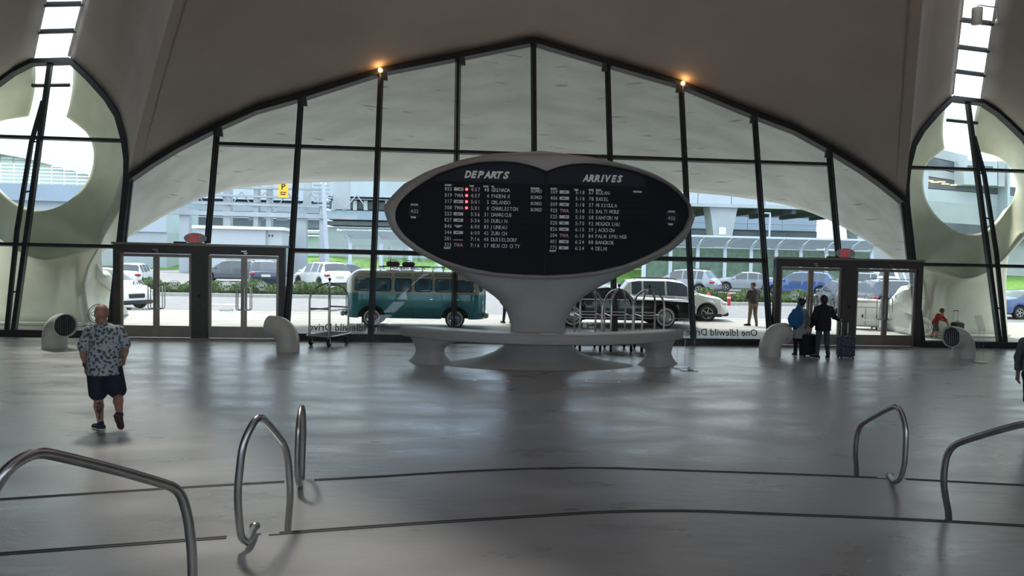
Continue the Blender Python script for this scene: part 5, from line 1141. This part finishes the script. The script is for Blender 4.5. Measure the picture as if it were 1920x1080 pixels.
def vside(x, z):
    i = int(np.clip(np.searchsorted(xs, x), 1, len(xs)-1)); t = (x-xs[i-1])/(xs[i]-xs[i-1]); y = []
    for pr in (PR[i-1], PR[i]): y.append(np.interp(z, [q[1] for q in pr[3:]], [q[0] for q in pr[3:]]))
    return y[0]*(1-t)+y[1]*t
M['vanglass'] = pm('van window glass', (.06, .14, .19), .08, var=.3, scale=3, spec=.8)
M['curtain'] = pm('blue curtain', (.05, .24, .42), .8, var=.2, scale=8)
M['seal'] = M['black']
def vpanel(poly, off, mat, name, par, side, th=.02):
    pts = [(x, side*(vside(x, z)+off), z) for x, z in poly]; n = len(pts); m = MB()
    m.add(pts+[(x, y-side*th, z) for x, y, z in pts], [tuple(range(n)), tuple(range(n, 2*n))[::-1]]+[(i, n+i, n+(i+1) % n, (i+1) % n) for i in range(n)]); return m.build(name, mat, par)
for side in (-1, 1):
    for x0, x1, z0, z1 in ((-2.08, -1.50, 1.27, 1.72), (-1.40, -.82, 1.27, 1.72), (-.70, -.12, 1.27, 1.72), (0., .60, 1.27, 1.72), (.70, 1.30, 1.27, 1.72), (1.42, 2.05, 1.27, 1.70)):
        w_ = vpanel(rrect(x0, x1, z0, z1, .07, 3), .006, M['seal'], 'window', van, side)
        vpanel(rrect(x0+.03, x1-.03, z0+.03, z1-.03, .05, 3), .012, M['vanglass'], 'pane', w_, side)
        if x0 < 1.3: 
            vpanel([(x0+.05, z0+.05), (x0+.14, z0+.05), (x0+.11, z1-.05), (x0+.05, z1-.05)], .016, M['curtain'], 'curtain', w_, side, .004); vpanel([(x1-.15, z0+.05), (x1-.05, z0+.05), (x1-.05, z1-.05), (x1-.11, z1-.05)], .016, M['curtain'], 'curtain', w_, side, .004)
    for x0 in (-1.40, -.72, -.02, .68):
        w_ = vpanel(rrect(x0, x0+.56, 1.81, 1.90, .045, 3), .008, M['seal'], 'skylight_window', van, side); vpanel(rrect(x0+.025, x0+.535, 1.828, 1.882, .025, 3), .014, M['lamp'], 'pane', w_, side)
    vpanel([(-2.4, 1.17), (2.36, 1.17), (2.36, 1.20), (-2.4, 1.20)], .012, CREAM, 'belt_moulding', van, side)
    for k in range(8): vpanel([(-2.12, .80+.045*k), (-1.80, .80+.045*k), (-1.80, .815+.045*k), (-2.12, .815+.045*k)], .004, M['plastic'], 'vent_slat', van, side)
    for x in (-.80, -.02, .65, 1.36): vpanel([(x-.006, .40), (x+.006, .40), (x+.006, 1.18), (x-.006, 1.18)], .003, M['plastic'], 'door_gap', van, side)
    vpanel([(.52, 1.0), (.62, 1.0), (.62, 1.025), (.52, 1.025)], .03, M['chrome'], 'door_handle', van, side); vpanel([(1.42, 1.0), (1.52, 1.0), (1.52, 1.025), (1.42, 1.025)], .03, M['chrome'], 'door_handle', van, side)
    for x in (-1.48, 1.40):
        wheel(van, x, side*.72, side, .34, .19, whitewall=True, hub=True); MB().box(x-.46, x+.46, min(side*.2, side*.6), max(side*.2, side*.6), .34, .76).build('wheel_well', M['plastic'], van)
    MB().ell((VL/2-.17, side*.56, .86), (.09, .13, .13), 14, 8).build('head_lamp', M['lamp'], van, smooth=60)
    MB().ell((VL/2-.42, side*1.0, 1.32), (.03, .10, .07), 10, 6).build('side_mirror', M['chrome'], van, smooth=60)
MB().box(VL/2-.06, VL/2+.10, -.80, .80, .38, .56, .04).build('front_bumper', CREAM, van, smooth=30); MB().box(-VL/2-.10, -VL/2+.05, -.80, .80, .38, .56, .04).build('rear_bumper', CREAM, van, smooth=30)
for sy in (-1, 1): MB().box(VL/2-.45, VL/2-.1, sy*.42-.33, sy*.42+.33, 1.28, 1.66, .05).build('windshield_pane', M['vanglass'], van, smooth=30)
MB().box(-1.85, -1.83, -.7, .7, .12, .36).build('mud_flap', M['white'], van)
rk = MB(); 
for y in (-.55, .55): rk.cyl((-1.3, y, VH+.10), (1.0, y, VH+.10), .015, n=6)
for x in np.linspace(-1.25, .95, 7): rk.cyl((x, -.55, VH+.06), (x, .55, VH+.06), .014, n=6); rk.cyl((x, -.55, VH-.12), (x, -.55, VH+.1), .012, n=6); rk.cyl((x, .55, VH-.12), (x, .55, VH+.1), .012, n=6)
rk.build('roof_rack', M['steel'], van, kind='stuff')
M['leather'] = pm('brown leather', (.08, .045, .028), .6, var=.2)
for (x, y, l, w_, h_, nm, mt) in ((-.85, -.1, .5, .7, .2, 'rounded brown duffel on the van roof rack', M['leather']), (-.30, -.1, .48, .6, .18, 'dark case on the van roof rack', cloth('dark canvas', (.035, .035, .03)))):
    wp = van.matrix_basis @ Vector((x, y, VH+.075)); b_ = thing('roof_luggage', nm, 'luggage', tuple(wp), R(-2), group='luggage on the van roof')
    put('bag', [surf([C((-l*.3, 0, h_/2+.02), (l*.3, 0, h_/2+.02), h_*.5, h_*.48, (1.0, 1.9, 1))], .02, .02, [((0, 0, 0), (0, 0, -1))])], mt, b_); MB().tube([(-.1, -.1, h_), (-.08, -.1, h_+.06), (.08, -.1, h_+.06), (.1, -.1, h_)], .012, 6).build('carry_handle', M['black'], b_)
# ------------------------------------------------------------------ hedges on the island
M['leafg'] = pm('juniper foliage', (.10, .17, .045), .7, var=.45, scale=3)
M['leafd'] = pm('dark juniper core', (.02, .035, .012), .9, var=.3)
def hedge(x0, x1, label, n=9000):
    o = thing('hedge', label, 'hedge', ((x0+x1)/2, 44.6, .08)); rng = np.random.default_rng(int(abs(x0)*10)); hl = (x1-x0)/2
    rows = []
    for x in np.linspace(-hl, hl, int(hl*5)):
        hh = .48+.16*math.sin(x*2.1+x0)+.08*math.sin(x*5.3); e = min(1, (hl-abs(x))/.4+.15)
        rows.append([(x, 1.15*math.cos(q)*e, max(0, hh*math.sin(q)*e)) for q in [math.pi*k/12 for k in range(13)]])
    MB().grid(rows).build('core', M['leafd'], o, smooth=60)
    vs = []; fs = []
    X_ = rng.uniform(-hl, hl, n); Q = rng.uniform(.05, math.pi*.98, n)
    for x, q in zip(X_, Q):
        hh = .50+.16*math.sin(x*2.1+x0)+.08*math.sin(x*5.3); e = min(1, (hl-abs(x))/.4+.15); s_ = rng.uniform(.05, .13)
        c = np.array([x, 1.15*math.cos(q)*e, max(.02, hh*math.sin(q)*e)]); d = np.array([rng.normal(0, .5), math.cos(q)+rng.normal(0, .4), math.sin(q)+rng.normal(.3, .4)]); d /= np.linalg.norm(d); t = np.cross(d, rng.normal(size=3)); t /= np.linalg.norm(t)+1e-6
        k = len(vs); vs += [c-t*s_*.35, c+d*s_*.6+t*s_*.3, c+d*s_*1.5, c+d*s_*.6-t*s_*.3]; fs.append((k, k+1, k+2, k+3))
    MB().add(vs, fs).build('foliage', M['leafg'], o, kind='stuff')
hedge(-24, -4.2, 'low green hedge on the island left of the teal van', 9000)
hedge(11.2, 24.5, 'low green hedge on the island behind the right doors', 7000)
# ------------------------------------------------------------------ road markings, hydrant and cones
tag(MB().prism([(-1.1, -.12), (.5, -.12), (.5, -.35), (1.3, 0), (.5, .35), (.5, .12), (-1.1, .12)], -.06, -.054).build('road_arrow', M['line']), 'white arrow painted on the near drive', 'road marking').location = (-13.8, 36.8, 0)
tag(MB().prism([(-1.6, -.15), (1.6, -.15), (1.6, .15), (-1.6, .15)], -.06, -.054).build('road_arrow', M['line']), 'white bar painted on the far road behind the left doors', 'road marking').location = (-32, 82, 0)
M['redp'] = pm('red paint', (.5, .03, .03), .45, var=.1)
p = at_z(1333, 552, 0); 
hy = thing('fire_hydrant', 'red fire hydrant at the left end of the right hedge', 'hydrant', (12.6, 42.2, -.06))
MB().lathe([(.17, 0), (.17, .05), (.11, .06), (.11, .5), (.15, .52), (.15, .56), (.12, .60), (.08, .70), (.03, .76), (.03, .80)], 16).build('barrel', M['redp'], hy, smooth=40)
for d in ((.2, 0), (-.2, 0), (0, -.2)): MB().cyl((0, 0, .42), (d[0], d[1], .42), .06, n=10).build('outlet_cap', M['redp'], hy, smooth=40)
for px, nm in ((1312, 'left of the hydrant'), (1357, 'right of the hydrant')):
    x = at_z(px, 556, -.06)[0]*0+ (11.55 if px < 1330 else 13.9)
    b_ = thing('bollard', 'short red bollard %s' % nm, 'bollard', (x, 42.35, -.06), group='red bollards on the island'); MB().lathe([(.10, 0), (.10, .62), (.09, .68), (.04, .71)], 14).build('post', M['redp'], b_, smooth=40); MB().lathe([(.103, .42), (.103, .52)], 14).build('band', M['white'], b_)
# ------------------------------------------------------------------ white service cart outside the right doors
sc_ = at_z(1622, 617); tcart = thing('service_cart', 'white wheeled service cabinet outside the far right door leaf', 'cart', (sc_[0], sc_[1]+.2, -.015), R(-14))
M['ivory'] = pm('ivory laminate', (.52, .50, .46), .5, var=.05)
MB().box(-.52, .52, -.35, .35, .12, 1.12, .02).build('cabinet', M['ivory'], tcart); MB().box(-.56, .56, -.39, .39, 1.12, 1.18, .015).build('top_tray', M['white'], tcart)
for x in (-.27, .25):
    d_ = MB().box(x-.235, x+.235, -.365, -.35, .18, .86, .004).build('door', M['white'], tcart); MB().box(x+.12, x+.18, -.378, -.365, .48, .60, .004).build('latch', M['steel'], d_)
MB().box(-.5, .48, -.365, -.35, .90, 1.06, .004).build('drawer', M['white'], tcart)
MB().box(-.54, -.52, -.34, .34, .90, .93).box(-.54, -.52, -.34, .34, .98, 1.0).build('red_stripe', M['redp'], tcart, kind='stuff')
for sx in (-1, 1):
    for sy in (-1, 1): MB().cyl((sx*.44-.02, sy*.28, .06), (sx*.44+.02, sy*.28, .06), .06, n=12).build('wheel', M['black'], tcart, smooth=40)
# notice leaning on the right canopy foot, folding chair by the child
nt_ = at_y(1694, 600, 26.6); o = MB().box(-.24, .24, -.004, .004, -.30, .30).build('notice', M['white']); tag(o, 'white sheet on the sloping concrete foot right of the doors', 'notice'); o.location = tuple(at_y(1694, 600, 25.6)); o.rotation_euler = (R(-28), R(14), R(-30))
# ------------------------------------------------------------------ covered walk with white frames and green screens (right)
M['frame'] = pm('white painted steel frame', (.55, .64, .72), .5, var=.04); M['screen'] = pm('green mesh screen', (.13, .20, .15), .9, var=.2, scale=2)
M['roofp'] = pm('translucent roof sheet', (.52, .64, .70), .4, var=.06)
YS = 70.0
s0 = A(1270, 440, YS); s1 = A(1668, 463, YS); slope = lambda x: s0[2]+(s1[2]-s0[2])*(x-s0[0])/(s1[0]-s0[0])
zr = 4.75
wk = thing('covered_walk', 'white arched walkway with green screens behind the right car park', 'walkway', (0, YS, 0))
posts = [A(px, 470, YS)[0] for px in (1208, 1257, 1308, 1359, 1408, 1455, 1501, 1549, 1594, 1634)]
for i, x in enumerate(posts):
    m = MB(); m.box(x-.17, x+.17, -.15, .15, -.06, zr-1.2)
    m.tube([(x, 0, zr-1.25), (x+.02, -.05, zr-.8), (x+.2, -.5, zr-.35), (x+.7, -1.3, zr-.05), (x+1.2, -1.9, zr+.08)], [.17, .18, .17, .14, .12], 8); m.build('arched_post', M['frame'], wk, smooth=40)
    if i < len(posts)-1:
        x2 = posts[i+1]; MB().box(x+.17, x2-.17, .02, .08, -.06, zr-.95).build('screen_panel', M['screen'], wk); MB().box(x+.17, x2-.17, -.03, .03, zr-.98, zr-.86).build('rail_beam', M['frame'], wk)
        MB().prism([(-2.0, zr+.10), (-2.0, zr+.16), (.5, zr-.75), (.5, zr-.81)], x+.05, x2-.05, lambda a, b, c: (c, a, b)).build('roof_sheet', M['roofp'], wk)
MB().box(posts[0]-.2, posts[-1]+.6, -2.1, -1.95, zr+.02, zr+.20).build('eaves_beam', M['frame'], wk)
# second shelter at left
wk2 = thing('bus_shelter', 'white framed shelter beyond the van, left of the pedestal', 'shelter', (0, 72, 0))
for px in (657, 715, 770, 825):
    x = A(px, 450, 72)[0]; m = MB(); m.box(x-.18, x+.18, -.15, .15, -.06, 3.6); m.tube([(x, 0, 3.5), (x-.1, -.2, 4.0), (x-.5, -.9, 4.5), (x-1.0, -1.6, 4.7)], [.17, .17, .14, .1], 8); m.build('arched_post', M['frame'], wk2, smooth=40)
xa, xb = A(645, 450, 72)[0], A(860, 450, 72)[0]
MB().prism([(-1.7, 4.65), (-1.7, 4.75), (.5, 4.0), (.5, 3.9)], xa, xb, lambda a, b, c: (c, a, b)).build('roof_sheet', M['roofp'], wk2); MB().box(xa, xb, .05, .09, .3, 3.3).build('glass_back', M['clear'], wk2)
# ------------------------------------------------------------------ elevated guideway (right) on T piers
M['pale'] = pm('haze paled concrete panel', (.46, .52, .60), .7, var=.05, scale=.3); M['soff'] = pm('dark soffit', (.10, .12, .15), .8, var=.2, scale=.5); M['blueband'] = pm('blue grey cladding', (.32, .40, .54), .6, var=.05, scale=.2); M['dgrey'] = pm('dark window band', (.09, .11, .14), .4, var=.2, scale=.5)  # depth haze is painted in: far buildings get light, bluish colours
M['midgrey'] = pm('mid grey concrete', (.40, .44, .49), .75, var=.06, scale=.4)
YG = 84.0
def zp(px, py, y): return float(A(px, py, y)[2])
gw = thing('elevated_road', 'pale elevated roadway on flared piers beyond the right windows', 'bridge', (0, YG, 0))
zb_, zt_ = zp(1400, 390, YG), zp(1400, 335, YG)+1.5
xs_ = np.arange(6, 55, 4.0)
for i in range(len(xs_)-1):
    MB().box(xs_[i]+.04, xs_[i+1]-.04, -.2, .2, zb_+.35, zt_).build('parapet_panel', M['pale'], gw)
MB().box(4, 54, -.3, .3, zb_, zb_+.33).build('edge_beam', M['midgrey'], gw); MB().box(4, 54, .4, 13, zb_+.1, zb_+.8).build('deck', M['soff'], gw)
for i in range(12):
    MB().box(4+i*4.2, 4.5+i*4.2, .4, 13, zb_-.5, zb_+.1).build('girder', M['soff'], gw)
for px in (1352, 1620):
    x = A(px, 420, YG+1)[0]; w0 = (A(1376, 400, YG)[0]-A(1330, 400, YG)[0])/2
    MB().prism([(-.95, -.06), (.95, -.06), (.95, zb_-4.4), (1.35, zb_-1.8), (w0+.2, zb_+.05), (-w0-.2, zb_+.05), (-1.35, zb_-1.8), (-.95, zb_-4.4)], .3, 2.6, lambda a, b, c: (x+a, c, b)).build('pier', M['midgrey'], gw)
p = A(1356, 433, YG); MB().box(p[0]-.42, p[0]+.42, .22, .29, p[2]-.42, p[2]+.42).build('pier_sign', M['white'], gw)
# long low terminal behind it
YT2 = 104.0; tb = thing('terminal_building', 'long blue grey clad terminal wing behind the elevated roadway', 'building', (0, YT2, 0))
za, zb2, zc, zd = zp(1450, 444, YT2), zp(1450, 432, YT2), zp(1450, 412, YT2), zp(1450, 380, YT2)
for i in range(9): x0 = 4+i*5.2; MB().box(x0, x0+5.14, 0, 1, zb2, zc+.3).build('cladding_panel', M['blueband'], tb)
MB().box(4, 51, .3, 12, -.06, zb2).build('ground_floor', M['dgrey'], tb); MB().box(4, 51, .4, 12, zc+.3, zd+1).build('upper_windows', M['dgrey'], tb); MB().box(4, 51, -.05, 0, zb2+.9, zb2+.98).build('joint_line', M['midgrey'], tb); MB().box(3, 52, -1, 13, zd+1, zd+1.6).build('roof', M['pale'], tb)
# stacked ramps behind the right eye window
rp = thing('parking_ramp', 'grey stacked parking decks seen through the right round opening', 'building', (0, 96, 0))
def band(y, pts, mat, nm, par, y0):
    q = [A(a, b, y) for a, b in pts]; MB().prism([(p_[0], p_[2]) for p_ in q], y-y0, y-y0+6, lambda a, b, c: (a, c, b)).build(nm, mat, par)
for pts, mat, nm in (([(1690, 350), (1960, 372), (1960, 395), (1690, 372)], 'pale', 'deck_parapet'), ([(1690, 372), (1960, 395), (1960, 430), (1690, 412)], 'midgrey', 'deck_face'), ([(1690, 412), (1960, 430), (1960, 452), (1690, 440)], 'dgrey', 'deck_gap'), ([(1690, 325), (1835, 345), (1960, 356), (1960, 371), (1690, 349)], 'dgrey', 'deck_gap'), ([(1690, 300), (1812, 330), (1812, 341), (1690, 323)], 'midgrey', 'ramp_face'), ([(1690, 283), (1812, 310), (1812, 329), (1690, 299)], 'dgrey', 'deck_gap'), ([(1690, 262), (1815, 292), (1815, 309), (1690, 282)], 'midgrey', 'ramp_face')):
    band(97, pts, M[mat], nm, rp, 96)
band(95, [(1808, 300), (1870, 303), (1870, 348), (1808, 346)], M['pale'], 'stair_tower', rp, 96); band(94.9, [(1815, 310), (1862, 312), (1862, 320), (1815, 318)], M['dgrey'], 'tower_window', rp, 96)
band(95, [(1872, 302), (1884, 303), (1884, 350), (1872, 349)], M['midgrey'], 'column', rp, 96); band(95.2, [(1889, 305), (1894, 305), (1894, 470), (1889, 470)], M['pale'], 'column', rp, 96)
band(98.5, [(1680, 440), (1980, 452), (1980, 520), (1680, 510)], M['midgrey'], 'base_wall', rp, 96)
M['warmlight'] = pm('warm strip lamp', (1, .7, .35), .5, var=0, emit=(1, .65, .25), es=2.5)
for px, py in ((1742, 339), (1752, 341.5), (1765, 341), (1772, 345), (1788, 347)):
    p = A(px, py, 96.7); MB().box(p[0]-.5, p[0]+.5, .55, .7, p[2]-.06, p[2]+.06).build('strip_lamp', M['warmlight'], rp)
# curved glass hall behind the left eye window
hl_ = thing('glass_hall', 'pale glass hall with curved roof behind the left round opening', 'building', (0, 100, 0))
M['fac'] = pm('haze paled curtain glass', (.50, .60, .60), .3, var=.05, scale=.3)  # lightened in colour to stand in for haze over the distance
roof = [(-120, 262), (0, 271), (60, 282), (120, 298), (180, 314), (260, 345)]
rf = [A(a, b, 101) for a, b in roof]
for i in range(len(rf)-1):
    a, b = rf[i], rf[i+1]; MB().prism([(a[0], a[2]-1.2), (b[0], b[2]-1.2), (b[0], b[2]), (a[0], a[2])], 0, 14, lambda u, v, c: (u, c, v)).build('roof_edge', M['white'], hl_)
gx = np.linspace(rf[0][0], rf[-1][0], 17); rows_z = np.linspace(zp(60, 348, 101), rf[0][2], 13); roofz = lambda x: float(np.interp(x, [p_[0] for p_ in rf], [p_[2]-1.2 for p_ in rf]))
for i in range(16):
    for j in range(12):
        z0, z1 = rows_z[j], min(rows_z[j+1], roofz((gx[i]+gx[i+1])/2))
        if z1-z0 > .25: MB().box(gx[i]+.07, gx[i+1]-.07, 1.0, 1.1, z0+.06, z1-.06).build('glass_panel', M['fac'], hl_)
MB().box(gx[0], gx[-1], 1.1, 12, zp(60, 348, 101), rf[-1][2]-2).build('hall_core', M['midgrey'], hl_)
MB().box(gx[0], gx[-1]+4, -1.5, 12, zp(60, 378, 101), zp(60, 348, 101)).build('podium_band', M['blueband'], hl_); MB().box(gx[0], gx[-1]+4, -.5, 12, zp(60, 430, 101), zp(60, 378, 101)).build('podium_wall', M['pale'], hl_)
MB().box(gx[0], gx[-1]+4, -.2, 12, -.06, zp(60, 430, 101)).build('ground_floor', M['midgrey'], hl_)
# ------------------------------------------------------------------ left: open steel canopy on columns, cabins, sign, poles
YC = 88.0
op = thing('steel_canopy', 'open grey steel parking structure with columns behind the left doors', 'building', (0, YC, 0))
M['greysteel'] = pm('grey painted steel', (.33, .37, .42), .6, var=.08, scale=.6)
def cpx(px, w_, y0, y1, nm='column', mat='greysteel', yy=None):
    yy = yy or YC; a = A(px-w_/2, y0, yy); b = A(px+w_/2, y0, yy); MB().box(a[0], b[0], yy-YC, yy-YC+1.2, -.06 if y1 is None else zp(px, y1, yy), a[2]).build(nm, M[mat], op)
for px, w_, t in ((345, 18, 388), (425, 13, 350), (480, 9, 340), (504, 9, 335), (562, 24, 395), (605, 12, 395)): cpx(px, w_, t, None, mat='midgrey')
for (x0, y0, x1, y1, h_) in ((300, 393, 670, 404, 8), (330, 362, 560, 370, 3), (330, 348, 600, 354, 3), (300, 376, 600, 386, 4)):
    a = A(x0, y0, YC); b = A(x1, y1, YC); k = h_*YC/FPX; MB().prism([(a[0], a[2]-k), (b[0], b[2]-k), (b[0], b[2]), (a[0], a[2])], -.5, .3, lambda u, v, c: (u, c, v)).build('roof_beam', M['greysteel'], op)
for px in (575, 640): cpx(px, 30 if px > 600 else 12, 332, 392, 'louvre_tower', 'midgrey', YC+2)
for i in range(7):
    y = 340+i*7.5; a = A(588, y, YC-.3); b = A(618, y+.6, YC-.3); MB().box(a[0], b[0], -.4, -.2, a[2]-.1, a[2]+.1).build('louvre', M['greysteel'], op)
for (x0, x1, y0, y1) in ((468, 497, 396, 414), (520, 540, 396, 414)):
    a = A(x0, y0, YC+1); b = A(x1, y1, YC+1); MB().box(a[0], b[0], .6, .9, b[2], a[2]).build('hanging_screen', M['greysteel'], op)
for i in range(9):
    x0 = A(300, 380, YC)[0]+i*2.6; z_ = zp(300+i*41, 383+i*.9, YC); MB().cyl((x0, -.2, z_-.1), (x0+1.3, -.2, z_+1.6), .07, n=5).cyl((x0+1.3, -.2, z_+1.6), (x0+2.6, -.2, z_-.1), .07, n=5).build('truss_web', M['greysteel'], op, kind='stuff')
# backdrop buildings behind, with distance haze put into their pale colours
bd = thing('terminal_building', 'pale terminal block with dark louvre band left of the pedestal', 'building', (0, 118, 0))
def bb(x0, x1, y0, y1, mat, nm, yy=118, d=8):
    a = A(x0, y0, yy); b = A(x1, y0, yy); z0 = -.06 if y1 is None else zp((x0+x1)/2, y1, yy); MB().box(a[0], b[0], yy-118, yy-118+d, z0, a[2]).build(nm, M[mat], bd)
bb(612, 900, 330, 371, 'pale', 'parapet_wall', 117); bb(612, 900, 371, 376, 'midgrey', 'edge_beam', 116.5); bb(612, 900, 376, 394, 'dgrey', 'louvre_band'); bb(612, 900, 394, 414, 'blueband', 'cladding_band', 117.5); bb(612, 900, 414, 425, 'dgrey', 'window_band'); bb(612, 900, 425, None, 'midgrey', 'ground_floor', 119)
for i in range(14): bb(622+i*20, 629+i*20, 376, 394, 'pale', 'louvre_fin', 117.2, .6)
bd2 = thing('car_park_building', 'low pale car park deck far behind the left doors', 'building', (0, 118, 0)); bd = bd2
bb(215, 598, 395, 402, 'greysteel', 'deck_edge', 117); bb(215, 598, 402, 424, 'midgrey', 'deck_shade', 121); bb(215, 598, 424, 434, 'pale', 'deck_parapet', 117); bb(215, 598, 434, None, 'fac', 'lower_wall', 119); bb(215, 598, 330, 372, 'pale', 'far_wall', 122); bb(215, 598, 372, 395, 'midgrey', 'far_wall_shade', 123)
# white cabin
cb = thing('site_cabin', 'long white flat roofed cabin behind the left doors', 'building', (0, 82, 0))
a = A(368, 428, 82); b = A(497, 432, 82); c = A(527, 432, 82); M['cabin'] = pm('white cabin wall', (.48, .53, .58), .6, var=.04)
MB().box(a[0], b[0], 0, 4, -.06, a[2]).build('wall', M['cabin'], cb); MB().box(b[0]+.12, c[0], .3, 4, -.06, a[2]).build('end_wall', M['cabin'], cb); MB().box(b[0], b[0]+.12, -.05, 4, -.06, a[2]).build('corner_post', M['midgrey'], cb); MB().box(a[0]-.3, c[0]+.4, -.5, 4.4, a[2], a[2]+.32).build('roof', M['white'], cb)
p = A(507, 442, 82); w_ = MB().box(p[0]-.35, p[0]+.35, .22, .32, p[2]-.22, p[2]+.22).build('window', M['white'], cb); MB().box(p[0]-.28, p[0]-.04, .2, .22, p[2]-.16, p[2]+.16).box(p[0]+.04, p[0]+.28, .2, .22, p[2]-.16, p[2]+.16).build('pane', M['dgrey'], w_, kind='stuff')
# yellow parking sign
M['yellow'] = pm('yellow sign face', (.80, .42, .02), .5, var=.04, emit=(.9, .45, .02), es=.15)
p = A(531, 356, 86.9); ps = thing('parking_sign', 'yellow hanging parking sign with a P at upper left', 'sign', (p[0], 86.9, p[2]))
hw_ = 8.6*87/FPX; hh = 14*87/FPX; MB().box(-hw_, hw_, 0, .2, -hh, hh).build('panel', M['yellow'], ps); MB().box(-.1, .1, .05, .64, -.3, .3).build('hanger', M['greysteel'], ps)
tm = MB(); text(tm, 'P', .95, lambda u, v, cc: (u, -.02, v+.05), align='CENTER', offset=.02); tm.build('letter', M['black'], ps)
MB().box(-.3, -.06, -.02, 0, -.35, -.22).box(.02, .3, -.02, 0, -.35, -.22).box(-.3, .26, -.02, 0, -.58, -.46).build('small_print', M['black'], ps, kind='stuff')
# street lamps
def pole(px, y0, y1, yy, label, r=.12, lean=0, arm=0):
    a = A(px, y0, yy); o = thing('street_lamp', label, 'street lamp', (a[0]+lean, yy, -.06), group='street lamps beyond the car park'); MB().cyl((0, 0, 0), (-lean, 0, a[2]+.06), r, r*.7, 10).build('pole', M['pale'], o, smooth=40)
    if arm: MB().box(min(-lean, -lean+arm), max(-lean, -lean+arm), -.12, .12, a[2], a[2]+.15).build('lamp_head', M['pale'], o)
    return o
pole(606, 340, 480, 66, 'leaning white lamp post in front of the steel canopy', .20, .55); pole(1444, 400, 440, 80, 'slim white lamp post right of the flared pier', .14, 0, -.9)
# ------------------------------------------------------------------ warm uplighters on the balcony behind the viewpoint
for i, x in enumerate((-4.5, 1.5, 7.0)):
    u = thing('uplighter', ('left', 'middle', 'right')[i]+' uplighter of the three on the landing behind the viewpoint', 'lamp', (x, -3.0, .95), group='uplighters behind the viewpoint')
    MB().lathe([(.16, 0), (.16, .02), (.03, .03), (.03, 1.45), (.12, 1.55), (.17, 1.68), (.16, 1.68), (.10, 1.57)], 18).build('stand', M['rail'], u, smooth=40)
    MB().ell((0, 0, 1.66), (.06, .06, .05)).build('bulb', M['bulb'], u, smooth=60)
    ld = bpy.data.lights.new('uplighter_light', 'SPOT'); ld.energy = 1150; ld.color = (1, .58, .40); ld.spot_size = R(80); ld.spot_blend = .9; ld.shadow_soft_size = .12
    lo = bpy.data.objects.new('uplighter_light', ld); col.objects.link(lo); lo.parent = u; lo.location = (0, 0, 1.75); lo.rotation_euler = Vector((0.0, .95, .8)).to_track_quat('-Z', 'Y').to_euler()
